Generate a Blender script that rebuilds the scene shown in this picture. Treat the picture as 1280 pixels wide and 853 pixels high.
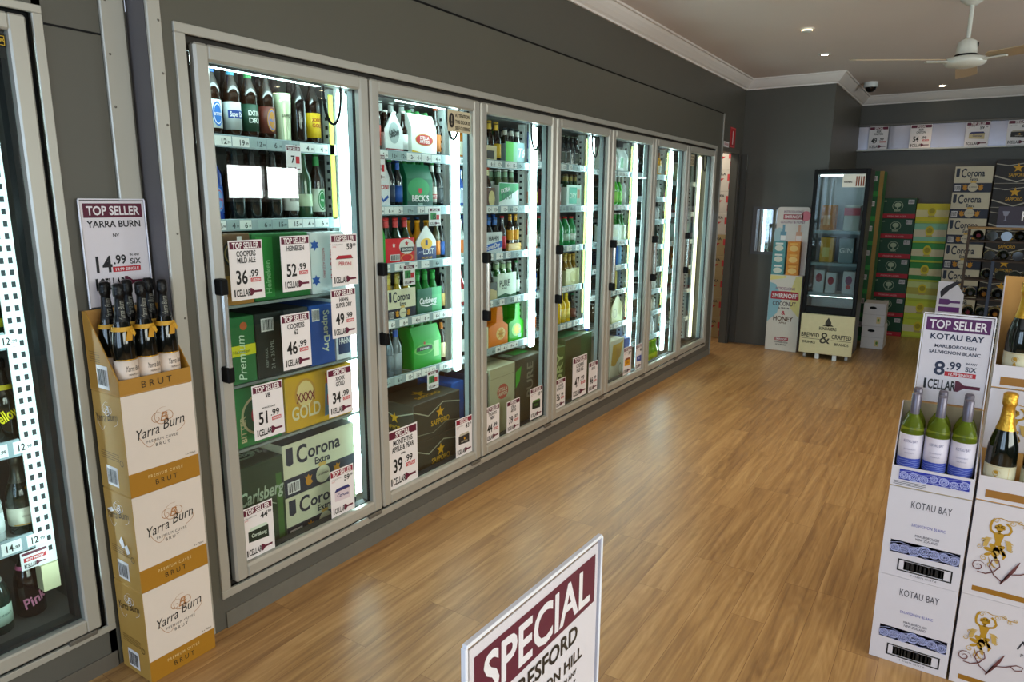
import bpy, math, random
from mathutils import Vector, Matrix
random.seed(7)
for _o in list(bpy.data.objects):
    bpy.data.objects.remove(_o)
SC = bpy.context.scene
COL = SC.collection
R = math.radians

# ---------------------------------------------------------------- camera, light, exposure
cam_d = bpy.data.cameras.new('camera')
cam_d.sensor_width = 36.0
cam_d.lens = 855.81 / 1280 * 36.0
cam_d.clip_start = 0.05
CAM = bpy.data.objects.new('camera', cam_d)
COL.objects.link(CAM)
YAW, PITCH, ROLL = 0.58124, -0.20107, 0.00653
_fw = Vector((-math.sin(YAW) * math.cos(PITCH), math.cos(YAW) * math.cos(PITCH), math.sin(PITCH)))
_r0 = Vector((math.cos(YAW), math.sin(YAW), 0))
_u0 = _r0.cross(_fw)
_r = _r0 * math.cos(ROLL) + _u0 * math.sin(ROLL)
_u = _u0 * math.cos(ROLL) - _r0 * math.sin(ROLL)
_m = Matrix((_r, _u, -_fw)).transposed().to_4x4()
_m.translation = Vector((2.08697, 0.0, 1.52723))
CAM.matrix_world = _m
SC.camera = CAM

SC.view_settings.view_transform = 'Standard'
SC.view_settings.look = 'None'
SC.view_settings.gamma = 1.0
SC.view_settings.use_curve_mapping = False
SC.view_settings.exposure = 0.58
try:
    SC.cycles.max_bounces = 10
    SC.cycles.transparent_max_bounces = 16
    SC.cycles.diffuse_bounces = 4
    SC.cycles.glossy_bounces = 4
    SC.cycles.transmission_bounces = 8
    SC.cycles.caustics_reflective = False
    SC.cycles.caustics_refractive = False
    SC.cycles.sample_clamp_indirect = 4.0
    SC.cycles.use_denoising = True
except Exception:
    pass

W = bpy.data.worlds.new('sky')
SC.world = W
W.use_nodes = True
_bg = W.node_tree.nodes['Background']
_bg.inputs[0].default_value = (0.72, 0.82, 1.0, 1)
_bg.inputs[1].default_value = 0.5


def area(name, loc, rot, sx, sy, power, col):
    d = bpy.data.lights.new(name, 'AREA')
    d.shape = 'RECTANGLE'
    d.size, d.size_y = sx, sy
    d.energy = power
    d.color = col
    o = bpy.data.objects.new(name, d)
    o.location = loc
    o.rotation_euler = rot
    COL.objects.link(o)
    return o


# daylight through the shopfront windows behind the camera and the far street window
area('shopfront_daylight', (1.55, -3.19, 1.5), (R(90), 0, 0), 3.0, 2.0, 78, (0.60, 0.75, 1.0))
area('street_daylight', (5.29, 5.58, 1.74), (0, R(90), 0), .46, 1.14, 40, (0.96, 0.98, 1.0))
area('added_side_fill', (5.29, .35, 1.55), (0, R(90), 0), 1.46, 3.9, 108, (1.0, 0.95, 0.87))  # added fill from a made-up near window, brightens the pillar carton fronts
LED_STRENGTH = 14.0
DOWNLIGHT_W = 9.0
AISLE_DOWNLIGHT_W = 34.0


# ---------------------------------------------------------------- materials
def lin(h):
    if isinstance(h, str):
        h = tuple(int(h[i:i + 2], 16) for i in (0, 2, 4))
    o = []
    for c in h:
        c = c / 255.0
        o.append(c / 12.92 if c <= 0.04045 else ((c + 0.055) / 1.055) ** 2.4)
    return tuple(o) + (1.0,)


MATS = {}


def mat(name, col, rough=0.55, metal=0.0, spec=0.5, var=0.06, scale=30.0, bump=0.0, coat=0.0, trans=0.0, ior=1.45, emit=0.0, alpha=None):
    """principled material with a noise-driven tint and roughness variation"""
    if name in MATS:
        return MATS[name]
    m = bpy.data.materials.new(name)
    m.use_nodes = True
    nt = m.node_tree
    b = nt.nodes['Principled BSDF']
    c = lin(col)
    tc = nt.nodes.new('ShaderNodeTexCoord')
    nz = nt.nodes.new('ShaderNodeTexNoise')
    nz.inputs['Scale'].default_value = scale
    nz.inputs['Detail'].default_value = 3.0
    nt.links.new(tc.outputs['Object'], nz.inputs['Vector'])
    mx = nt.nodes.new('ShaderNodeMix')
    mx.data_type = 'RGBA'
    mx.inputs[6].default_value = tuple(x * (1 - var) for x in c[:3]) + (1,)
    mx.inputs[7].default_value = tuple(min(1, x * (1 + var)) for x in c[:3]) + (1,)
    nt.links.new(nz.outputs['Fac'], mx.inputs[0])
    nt.links.new(mx.outputs[2], b.inputs['Base Color'])
    b.inputs['Roughness'].default_value = rough
    b.inputs['Metallic'].default_value = metal
    b.inputs['Specular IOR Level'].default_value = spec
    b.inputs['Coat Weight'].default_value = coat
    b.inputs['Transmission Weight'].default_value = trans
    b.inputs['IOR'].default_value = ior
    if emit:
        b.inputs['Emission Color'].default_value = c
        b.inputs['Emission Strength'].default_value = emit
    if bump:
        bp = nt.nodes.new('ShaderNodeBump')
        bp.inputs['Strength'].default_value = bump
        bp.inputs['Distance'].default_value = 0.01
        nt.links.new(nz.outputs['Fac'], bp.inputs['Height'])
        nt.links.new(bp.outputs['Normal'], b.inputs['Normal'])
    MATS[name] = m
    return m


def pane_mat(name, tint, refl=1.0, rough=0.0):
    """thin glass: clear transmission with a fresnel mirror on top"""
    if name in MATS:
        return MATS[name]
    m = bpy.data.materials.new(name)
    m.use_nodes = True
    nt = m.node_tree
    for n in list(nt.nodes):
        nt.nodes.remove(n)
    out = nt.nodes.new('ShaderNodeOutputMaterial')
    tr = nt.nodes.new('ShaderNodeBsdfTransparent')
    tr.inputs[0].default_value = tuple(tint) + (1,)
    gl = nt.nodes.new('ShaderNodeBsdfGlossy')
    gl.inputs['Color'].default_value = (1, 1, 1, 1)
    gl.inputs['Roughness'].default_value = rough
    fr = nt.nodes.new('ShaderNodeFresnel')
    fr.inputs[0].default_value = 1.5
    mu = nt.nodes.new('ShaderNodeMath')
    mu.operation = 'MULTIPLY'
    mu.inputs[1].default_value = refl
    mu.use_clamp = True
    mx = nt.nodes.new('ShaderNodeMixShader')
    ge = nt.nodes.new('ShaderNodeNewGeometry')
    fb = nt.nodes.new('ShaderNodeMath')
    fb.operation = 'SUBTRACT'
    fb.inputs[0].default_value = refl
    nt.links.new(ge.outputs['Backfacing'], fb.inputs[1])
    fb.use_clamp = True
    nt.links.new(fb.outputs[0], mu.inputs[1])
    nt.links.new(fr.outputs[0], mu.inputs[0])
    nt.links.new(mu.outputs[0], mx.inputs[0])
    nt.links.new(tr.outputs[0], mx.inputs[1])
    nt.links.new(gl.outputs[0], mx.inputs[2])
    nt.links.new(mx.outputs[0], out.inputs[0])
    MATS[name] = m
    return m


def floor_mat():
    m = bpy.data.materials.new('oak_vinyl_plank')
    m.use_nodes = True
    nt = m.node_tree
    N, L = nt.nodes.new, nt.links.new
    b = nt.nodes['Principled BSDF']
    tc = N('ShaderNodeTexCoord')
    sp = N('ShaderNodeSeparateXYZ')
    L(tc.outputs['Object'], sp.inputs[0])
    sw = N('ShaderNodeCombineXYZ')
    L(sp.outputs['Y'], sw.inputs['X'])
    L(sp.outputs['X'], sw.inputs['Y'])
    br = N('ShaderNodeTexBrick')
    br.offset = 0.37
    br.offset_frequency = 3
    br.inputs['Color1'].default_value = (0, 0, 0, 1)
    br.inputs['Color2'].default_value = (1, 1, 1, 1)
    br.inputs['Mortar'].default_value = (0.5, 0.5, 0.5, 1)
    br.inputs['Scale'].default_value = 1.0
    br.inputs['Mortar Size'].default_value = 0.0008
    br.inputs['Mortar Smooth'].default_value = 0.3
    br.inputs['Brick Width'].default_value = 0.92
    br.inputs['Row Height'].default_value = 0.125
    L(sw.outputs[0], br.inputs['Vector'])
    # per-plank shift of the grain
    sh = N('ShaderNodeVectorMath')
    sh.operation = 'MULTIPLY_ADD'
    L(br.outputs['Color'], sh.inputs[0])
    sh.inputs[1].default_value = (7.3, 3.1, 0)
    L(sw.outputs[0], sh.inputs[2])
    st = N('ShaderNodeMapping')
    st.inputs['Scale'].default_value = (1.7, 34.0, 1)
    L(sh.outputs[0], st.inputs[0])
    n1 = N('ShaderNodeTexNoise')
    n1.inputs['Scale'].default_value = 1.0
    n1.inputs['Detail'].default_value = 6
    n1.inputs['Roughness'].default_value = 0.6
    n1.inputs['Distortion'].default_value = 0.6
    L(st.outputs[0], n1.inputs['Vector'])
    # cathedral grain: contour bands of a smooth, stretched noise
    st2 = N('ShaderNodeMapping')
    st2.inputs['Scale'].default_value = (1.0, 6.5, 1)
    L(sh.outputs[0], st2.inputs[0])
    n2 = N('ShaderNodeTexNoise')
    n2.inputs['Scale'].default_value = 1.2
    n2.inputs['Detail'].default_value = 1.5
    L(st2.outputs[0], n2.inputs['Vector'])
    mul = N('ShaderNodeMath')
    mul.operation = 'MULTIPLY'
    mul.inputs[1].default_value = 95.0
    L(n2.outputs['Fac'], mul.inputs[0])
    sn = N('ShaderNodeMath')
    sn.operation = 'SINE'
    L(mul.outputs[0], sn.inputs[0])
    # mix the layers
    a1 = N('ShaderNodeMath')
    a1.operation = 'MULTIPLY_ADD'
    a1.inputs[1].default_value = 0.032
    L(sn.outputs[0], a1.inputs[0])
    L(n1.outputs['Fac'], a1.inputs[2])
    a2 = N('ShaderNodeMath')
    a2.operation = 'MULTIPLY_ADD'
    a2.inputs[1].default_value = 0.12
    L(br.outputs['Color'], a2.inputs[0])
    L(a1.outputs[0], a2.inputs[2])
    ramp = N('ShaderNodeValToRGB')
    e = ramp.color_ramp.elements
    e[0].position, e[0].color = 0.33, lin('84613c')
    e[1].position, e[1].color = 0.82, lin('bf9a68')
    k = e.new(0.56)
    k.color = lin('a37d4e')
    L(a2.outputs[0], ramp.inputs[0])
    dk = N('ShaderNodeMix')
    dk.data_type = 'RGBA'
    dk.inputs[7].default_value = lin('6e4a29')
    L(br.outputs['Fac'], dk.inputs[0])
    L(ramp.outputs[0], dk.inputs[6])
    L(dk.outputs[2], b.inputs['Base Color'])
    rr = N('ShaderNodeMapRange')
    rr.inputs['To Min'].default_value = 0.30
    rr.inputs['To Max'].default_value = 0.44
    L(n1.outputs['Fac'], rr.inputs['Value'])
    L(rr.outputs[0], b.inputs['Roughness'])
    bp = N('ShaderNodeBump')
    bp.inputs['Strength'].default_value = 0.12
    bp.inputs['Distance'].default_value = 0.002
    L(a1.outputs[0], bp.inputs['Height'])
    L(bp.outputs['Normal'], b.inputs['Normal'])
    return m


def led_mat(name, col, s):
    if name in MATS:
        return MATS[name]
    m = bpy.data.materials.new(name)
    m.use_nodes = True
    nt = m.node_tree
    for n in list(nt.nodes):
        nt.nodes.remove(n)
    out = nt.nodes.new('ShaderNodeOutputMaterial')
    em = nt.nodes.new('ShaderNodeEmission')
    em.inputs[0].default_value = tuple(col) + (1,)
    em.inputs[1].default_value = s
    nt.links.new(em.outputs[0], out.inputs[0])
    MATS[name] = m
    return m


def C(h, rough=0.5):
    """printed card, paint or ink of one colour"""
    return mat('ink_%s_%d' % (h, int(rough * 100)), h, rough, var=0.03)


ALU = mat('satin_aluminium', 'b4b2aa', 0.36, 0.35, var=0.03, scale=8)
ALUD = mat('dark_aluminium', '6b665e', 0.45, 0.3, var=0.03)
WALLM = mat('charcoal_wall_paint', '54524b', 0.42, var=0.05, scale=3, bump=0.05)
PANELM = mat('charcoal_panel_paint', '58564d', 0.36, var=0.05, scale=3, bump=0.04)
KICKM = mat('grey_kick_vinyl', '585650', 0.5, var=0.1, scale=5)
WHITEP = mat('white_cornice_paint', 'e8e2de', 0.5, var=0.02, scale=4)
CEILM = mat('ceiling_paint', 'e4dad6', 0.75, var=0.02, scale=3)
BLACK = mat('black_plastic', '08080a', 0.5, spec=.2, var=0.1)
GASK = mat('black_gasket', '15141a', 0.6)
SEALM = mat('pale_door_seal', 'a9b6ba', 0.45)
WMETAL = mat('white_enamel', 'dfe6e4', 0.35, var=0.02)
GALV = mat('grey_shelf_metal', '8d9492', 0.45, 0.3)
RAILM = mat('price_rail_plastic', '96a8ae', 0.2, var=0.04)
TICKET = C('eef2f2')
INKK = C('141414')
MAROON = C('5f1230')
RED = C('c01a28')
WHITE = C('f0ecec')
CARDW = mat('white_card', 'e9e4e6', 0.35, var=0.015)
KRAFT = mat('kraft_card', 'b98a4a', 0.75, var=0.06, scale=60, bump=0.05)
GOLDK = mat('gold_print_card', 'a9761a', 0.5, var=0.05)
GOLDF = mat('gold_foil', 'd9a53a', 0.28, 0.75, var=0.1, scale=120, bump=0.3)
BLKF = mat('black_foil', '0c0c0e', 0.3, 0.4, var=0.1, scale=120, bump=0.3)
CLEARG = pane_mat('cooler_glass', (0.93, 0.975, 0.965), 1.0)
LEDM = led_mat('cool_led', (0.72, 0.99, 1.0), LED_STRENGTH)


def glassy(h):
    return mat('bottle_glass_' + h, h, 0.08, spec=0.6, coat=0.4, var=0.05)


# ---------------------------------------------------------------- mesh builders
class MB:
    def __init__(s):
        s.v, s.f, s.m, s.mi, s.sm = [], [], [], [], []

    def _mi(s, m):
        if m not in s.m:
            s.m.append(m)
        return s.m.index(m)

    def face(s, pts, m, smooth=False):
        b = len(s.v)
        s.v += [tuple(p) for p in pts]
        s.f.append(tuple(range(b, b + len(pts))))
        s.mi.append(s._mi(m))
        s.sm.append(smooth)

    def faces(s, vs, fs, m, smooth=False):
        b = len(s.v)
        s.v += [tuple(p) for p in vs]
        k = s._mi(m)
        for f in fs:
            s.f.append(tuple(b + i for i in f))
            s.mi.append(k)
            s.sm.append(smooth)

    def box(s, x0, x1, y0, y1, z0, z1, m, c=0.0):
        if x0 > x1: x0, x1 = x1, x0
        if y0 > y1: y0, y1 = y1, y0
        if z0 > z1: z0, z1 = z1, z0
        if c <= 0:
            v = [(x, y, z) for x in (x0, x1) for y in (y0, y1) for z in (z0, z1)]
            f = [(0, 1, 3, 2), (4, 6, 7, 5), (0, 4, 5, 1), (2, 3, 7, 6), (0, 2, 6, 4), (1, 5, 7, 3)]
            s.faces(v, f, m)
            return
        c = min(c, (x1 - x0) * .45, (y1 - y0) * .45, (z1 - z0) * .45)
        v, idx = [], {}
        lo, hi = (x0, y0, z0), (x1, y1, z1)
        for i in range(8):
            sg = [(i >> 2) & 1, (i >> 1) & 1, i & 1]
            for ax in range(3):
                p = [hi[k] if sg[k] else lo[k] for k in range(3)]
                for k in range(3):
                    if k != ax:
                        p[k] += -c if sg[k] else c
                idx[(i, ax)] = len(v)
                v.append(tuple(p))
        f = []
        for ax in range(3):
            o1, o2 = [k for k in range(3) if k != ax]
            for sd in (0, 1):
                cs = []
                for a, b in ((0, 0), (1, 0), (1, 1), (0, 1)):
                    g = [0, 0, 0]
                    g[ax], g[o1], g[o2] = sd, a, b
                    cs.append(idx[(g[0] * 4 + g[1] * 2 + g[2], ax)])
                # orientation: compare with the outward normal
                p0, p1, p2 = (Vector(v[q]) for q in cs[:3])
                n = (p1 - p0).cross(p2 - p1)
                if (n[ax] > 0) != (sd == 1):
                    cs.reverse()
                f.append(tuple(cs))
            for a in (0, 1):
                for b in (0, 1):
                    g0 = [0, 0, 0]; g0[o1], g0[o2] = a, b
                    g1 = list(g0); g1[ax] = 1
                    i0 = g0[0] * 4 + g0[1] * 2 + g0[2]
                    i1 = g1[0] * 4 + g1[1] * 2 + g1[2]
                    f.append((idx[(i0, o1)], idx[(i1, o1)], idx[(i1, o2)], idx[(i0, o2)]))
        for i in range(8):
            f.append((idx[(i, 0)], idx[(i, 1)], idx[(i, 2)]))
        ctr = Vector(((x0 + x1) / 2, (y0 + y1) / 2, (z0 + z1) / 2))
        g = []
        for q in f:
            ps = [Vector(v[i]) for i in q]
            n = (ps[1] - ps[0]).cross(ps[2] - ps[1])
            mid = sum(ps, Vector()) / len(ps)
            g.append(q if n.dot(mid - ctr) > 0 else tuple(reversed(q)))
        s.faces(v, g, m)

    def lathe(s, prof, m, seg=20, cx=0, cy=0, cz=0, ax='Z', smooth=True):
        v, f = [], []
        rings = []
        for r, z in prof:
            if r < 1e-6:
                rings.append([len(v)])
                v.append((0, 0, z))
            else:
                rings.append(list(range(len(v), len(v) + seg)))
                for k in range(seg):
                    a = 2 * math.pi * k / seg
                    v.append((r * math.cos(a), r * math.sin(a), z))
        for a, b in zip(rings, rings[1:]):
            for k in range(seg):
                k2 = (k + 1) % seg
                if len(a) == 1 and len(b) == 1:
                    continue
                if len(a) == 1:
                    f.append((a[0], b[k2], b[k]))
                elif len(b) == 1:
                    f.append((a[k], a[k2], b[0]))
                else:
                    f.append((a[k], a[k2], b[k2], b[k]))
        if ax == 'Y':
            v = [(x, z, -y) for x, y, z in v]
        elif ax == 'X':
            v = [(z, x, y) for x, y, z in v]
        s.faces([(x + cx, y + cy, z + cz) for x, y, z in v], f, m, smooth)

    def prism(s, poly, a0, a1, m, ax='Y'):
        """extrude a polygon; ax Y: (x,z) points, X: (y,z) points, Z: (x,y) points"""
        def P(p, a):
            return {'Y': (p[0], a, p[1]), 'X': (a, p[0], p[1]), 'Z': (p[0], p[1], a)}[ax]
        n = len(poly)
        ar = sum(poly[i][0] * poly[(i + 1) % n][1] - poly[(i + 1) % n][0] * poly[i][1] for i in range(n))
        if ar < 0:
            poly = list(reversed(poly))
        A = [P(p, a0) for p in poly]
        B = [P(p, a1) for p in poly]
        flip = (ax == 'Y') != (a1 < a0)
        def add(q):
            s.face(list(reversed(q)) if flip else q, m)
        add(list(reversed(A)))
        add(B)
        for i in range(n):
            j = (i + 1) % n
            add([A[i], A[j], B[j], B[i]])

    def tube(s, pts, r, m, seg=8):
        pts = [Vector(p) for p in pts]
        v, f = [], []
        for i, p in enumerate(pts):
            t = (pts[min(i + 1, len(pts) - 1)] - pts[max(i - 1, 0)]).normalized()
            u = t.orthogonal().normalized() if i == 0 else (u - t * u.dot(t)).normalized()
            w = t.cross(u)
            for k in range(seg):
                a = 2 * math.pi * k / seg
                v.append(p + (u * math.cos(a) + w * math.sin(a)) * r)
        for i in range(len(pts) - 1):
            for k in range(seg):
                k2 = (k + 1) % seg
                f.append((i * seg + k, i * seg + k2, (i + 1) * seg + k2, (i + 1) * seg + k))
        f.append(tuple(reversed(range(seg))))
        f.append(tuple(range((len(pts) - 1) * seg, len(pts) * seg)))
        s.faces(v, f, m, True)

    def mesh(s, name):
        me = bpy.data.meshes.new(name)
        me.from_pydata(s.v, [], s.f)
        for m in s.m:
            me.materials.append(m)
        me.polygons.foreach_set('material_index', s.mi)
        me.polygons.foreach_set('use_smooth', s.sm)
        me.update()
        return me


def obj(name, mb, parent=None, loc=(0, 0, 0), rz=0.0):
    me = mb.mesh(name) if isinstance(mb, MB) else mb
    o = bpy.data.objects.new(name, me)
    COL.objects.link(o)
    o.location = loc
    o.rotation_euler = (0, 0, rz)
    if parent is not None:
        o.parent = parent
    return o


def empty(name, loc, rz=0.0):
    o = bpy.data.objects.new(name, None)
    o.empty_display_size = 0.05
    COL.objects.link(o)
    o.location = loc
    o.rotation_euler = (0, 0, rz)
    return o


def tag(o, label, cat, group=None):
    o['label'] = label
    o['category'] = cat
    if group:
        o['group'] = group
    return o


def struct(name, mb, loc=(0, 0, 0)):
    o = obj(name, mb, None, loc)
    o['kind'] = 'structure'
    return o


def clone(root, loc, rz=None, label=None, group=None):
    r = root.copy()
    COL.objects.link(r)
    r.location = loc
    if rz is not None:
        r.rotation_euler = (0, 0, rz)
    if label:
        r['label'] = label
    if group:
        r['group'] = group
    for ch in list(root.children):
        c = ch.copy()
        COL.objects.link(c)
        c.parent = r
        for g in ch.children:
            d = g.copy()
            COL.objects.link(d)
            d.parent = c
    return r


# ---------------------------------------------------------------- lettering
GL = {}


def build_glyphs():
    chars = [chr(i) for i in range(33, 127)]
    tmp = []
    jobs = []
    for wt, off in (('r', 0.0), ('b', 0.022)):
        for txt in ['H', 'HH'] + chars + ['H' + c + 'H' for c in chars] + ['H H']:
            cu = bpy.data.curves.new('glyph', 'FONT')
            cu.body = txt
            cu.size = 1.0
            cu.resolution_u = 3
            cu.offset = off
            o = bpy.data.objects.new('glyph', cu)
            COL.objects.link(o)
            tmp.append((o, cu))
            jobs.append((wt, txt, o))
    bpy.context.view_layer.update()
    dg = bpy.context.evaluated_depsgraph_get()
    got = {}
    for wt, txt, o in jobs:
        ev = o.evaluated_get(dg)
        me = ev.to_mesh()
        vs = [(v.co.x, v.co.y) for v in me.vertices]
        fs = [tuple(p.vertices) for p in me.polygons]
        # one side only, facing +z
        keep = []
        for p in fs:
            a = sum(vs[p[i]][0] * vs[p[(i + 1) % len(p)]][1] - vs[p[(i + 1) % len(p)]][0] * vs[p[i]][1] for i in range(len(p)))
            keep.append(p if a > 0 else tuple(reversed(p)))
        got[(wt, txt)] = (vs, keep)
        ev.to_mesh_clear()
    for o, cu in tmp:
        bpy.data.objects.remove(o)
        bpy.data.curves.remove(cu)
    def wid(k):
        xs = [p[0] for p in got[k][0]]
        return (max(xs) - min(xs)) if xs else 0.0
    for wt in 'rb':
        cap = max(p[1] for p in got[(wt, 'H')][0])
        hh = wid((wt, 'HH'))
        for c in chars:
            vs, fs = got[(wt, c)]
            GL[(wt, c)] = ([(x / cap, y / cap) for x, y in vs], fs, (wid((wt, 'H' + c + 'H')) - hh) / cap)
        GL[(wt, ' ')] = ([], [], (wid((wt, 'H H')) - hh) / cap)


build_glyphs()


def tw(txt, wt='b', tr=0.0):
    return sum(GL[(wt, c)][2] + tr for c in txt) - tr


class Print:
    """flat or wrapped ink on one face of a thing, in metres from the face's origin"""
    def __init__(s, mb, o=(0, 0, 0), u=(0, 1, 0), v=(0, 0, 1), eps=0.0007, cyl=None):
        s.mb, s.o, s.u, s.v, s.eps, s.cyl = mb, Vector(o), Vector(u), Vector(v), eps, cyl
        s.n = s.u.cross(s.v)

    def P(s, a, b, l):
        if s.cyl:
            r = s.cyl + l * s.eps
            t = a / s.cyl
            return s.o + Vector((r * math.cos(t), r * math.sin(t), b))
        return s.o + s.u * a + s.v * b + s.n * (l * s.eps)

    def poly(s, pts, m, l=1):
        s.mb.face([s.P(a, b, l) for a, b in pts], m)

    def rect(s, a, b, w, h, m, l=1):
        n = max(1, int(math.ceil(abs(w) / 0.008))) if s.cyl else 1
        for i in range(n):
            x0, x1 = a + w * i / n, a + w * (i + 1) / n
            s.poly([(x0, b), (x1, b), (x1, b + h), (x0, b + h)], m, l)

    def frame(s, a, b, w, h, t, m, l=1):
        s.rect(a, b, w, t, m, l); s.rect(a, b + h - t, w, t, m, l)
        s.rect(a, b + t, t, h - 2 * t, m, l); s.rect(a + w - t, b + t, t, h - 2 * t, m, l)

    def ell(s, a, b, rx, ry, m, l=1, n=20, rot=0.0, inner=0.0):
        c, sn = math.cos(rot), math.sin(rot)
        def q(k, f):
            t = 2 * math.pi * k / n
            x, y = rx * f * math.cos(t), ry * f * math.sin(t)
            return (a + x * c - y * sn, b + x * sn + y * c)
        fs = [inner, 1.0] if inner > 0 else ([0.5, 1.0] if s.cyl else [])
        if not fs:
            s.poly([q(k, 1.0) for k in range(n)], m, l)
            return
        if inner <= 0:
            for k in range(n):
                s.poly([(a, b), q(k, .5), q(k + 1, .5)], m, l)
        for k in range(n):
            s.poly([q(k, fs[0]), q(k, 1.0), q(k + 1, 1.0), q(k + 1, fs[0])], m, l)

    def star(s, a, b, r, m, l=1, k=5, inner=0.42):
        pts = []
        for i in range(2 * k):
            q = r if i % 2 == 0 else r * inner
            t = math.pi / 2 + math.pi * i / k
            pts.append((a + q * math.cos(t), b + q * math.sin(t)))
        for i in range(k):
            s.poly([(a, b), pts[(2 * i - 1) % (2 * k)], pts[2 * i], pts[2 * i + 1]], m, l)

    def ribbon(s, pts, w, m, l=1, taper=False):
        n = len(pts)
        L, Rr = [], []
        for i, (x, y) in enumerate(pts):
            x0, y0 = pts[max(i - 1, 0)]
            x1, y1 = pts[min(i + 1, n - 1)]
            d = math.hypot(x1 - x0, y1 - y0) or 1e-9
            ww = w / 2 * ((0.25 + 0.75 * math.sin(math.pi * i / (n - 1))) if taper else 1)
            nx, ny = -(y1 - y0) / d * ww, (x1 - x0) / d * ww
            L.append((x + nx, y + ny)); Rr.append((x - nx, y - ny))
        for i in range(n - 1):
            s.poly([Rr[i], Rr[i + 1], L[i + 1], L[i]], m, l)

    def spiral(s, a, b, r, m, turns=1.6, w=0.002, l=1, st=0.0, sgn=1, taper=True):
        n = int(14 * turns)
        s.ribbon([(a + r * (1 - .85 * i / n) * math.cos(st + sgn * 2 * math.pi * turns * i / n),
                   b + r * (1 - .85 * i / n) * math.sin(st + sgn * 2 * math.pi * turns * i / n)) for i in range(n + 1)], w, m, l, taper)

    def text(s, t, a, b, h, m, wt='b', al='c', cond=1.0, maxw=None, shear=0.0, rot=0.0, tr=0.0, l=2):
        w = tw(t, wt, tr) * h * cond
        if maxw and w > maxw:
            cond *= maxw / w
            w = maxw
        x = {'l': 0.0, 'c': -w / 2, 'r': -w}[al]
        c, sn = math.cos(rot), math.sin(rot)
        for ch in t:
            vs, fs, ad = GL[(wt, ch)]
            if vs:
                P = []
                for px, py in vs:
                    qx, qy = x + (px + shear * py) * h * cond, py * h
                    P.append(s.P(a + qx * c - qy * sn, b + qx * sn + qy * c, l))
                s.mb.faces(P, fs, m)
            x += (ad + tr) * h * cond

    def barcode(s, a, b, w, h, rnd, l=1):
        s.rect(a, b, w, h, WHITE, l)
        x = a + w * .06
        while x < a + w * .94:
            q = rnd.choice((.035, .05, .08)) * w
            s.rect(x, b + h * .1, min(q, a + w * .95 - x), h * .8, INKK, l + 1)
            x += q + rnd.choice((.04, .06)) * w


def CELLAR(p, a, b, w, h, ink=None, red=None):
    """the shop's bottle-shaped logo: a lying bottle with lettering across its body"""
    ink = ink or INKK; red = red or MAROON
    p.rect(a, b, w * .045, h * .95, ink, 1)
    p.text('CELLAR', a + w * .07, b + h * .03, h * .9, ink, 'b', 'l', maxw=w * .5, l=2)
    p.poly([(a + w * .56, b), (a + w * .62, b), (a + w * .72, b + h * .36), (a + w, b + h * .36), (a + w, b + h * .66),
            (a + w * .72, b + h * .66), (a + w * .62, b + h), (a + w * .56, b + h)], red, 1)


USED = {}


def price_card(loc, rz, w, h, head, lines, price, label, cents='.99', tagtxt='CARTON', pic=None, small=None, band=None, group=None, ink=None):
    """a printed price card; its back lies on the local YZ plane, print towards +X, origin at the bottom middle"""
    if band is None:
        band = MAROON
    ink = ink or INKK
    b = MB()
    b.box(0, 0.0012, -w / 2, w / 2, 0, h, CARDW)
    o = tag(obj('price_card', b, None, loc, rz), label, 'price card', group)
    t = MB()
    p = Print(t, (0.0012, -w / 2, 0), eps=0.0004)
    p.rect(w * .03, h * .855, w * .94, h * .12, band)
    p.text(head, w / 2, h * .866, h * .098, WHITE, 'b', cond=.7, maxw=w * .88, l=2)
    if pic is None:
        y = h * .735
        for k, ln in enumerate(lines):
            p.text(ln, w / 2, y, h * .088, ink, 'b', cond=.68, maxw=w * .86)
            y -= h * .112
        if small:
            p.text(small, w / 2, y + h * .035, h * .03, INKK, 'b', maxw=w * .6)
        p.text(price, w * .15, h * .275, h * .225, ink, 'b', 'l', cond=.72, maxw=w * .38)
        p.text(cents, w * .55, h * .385, h * .11, ink, 'b', 'l', maxw=w * .33)
        p.rect(w * .59, h * .29, w * .31, h * .068, RED)
        p.text(tagtxt, w * .745, h * .303, h * .042, WHITE, 'b', maxw=w * .27)
    else:
        p.text(price, w * .58, h * .7, h * .115, INKK, 'b', 'l', maxw=w * .24)
        p.text(cents.strip('.'), w * .83, h * .755, h * .055, INKK, 'b', 'l', maxw=w * .13)
        p.text('24 PACK BOTTLES', w * .06, h * .79, h * .022, INKK, 'r', 'l', maxw=w * .4)
        p.text('330ML', w * .06, h * .75, h * .022, RED, 'r', 'l', maxw=w * .2)
        pic(p, w, h)
    CELLAR(p, w * .08, h * .06, w * .84, h * .13)
    obj('lettering', t, o)
    return o

# ================================================================ THE ROOM
CEIL = 2.78
b = MB()
b.box(-1.3, 5.3, -3.2, 9.7, -0.06, 0, floor_mat())
struct('floor', b)
b = MB()
b.box(-1.3, 5.3, -3.2, 9.7, CEIL, CEIL + .06, CEILM)
struct('ceiling', b)

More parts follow.
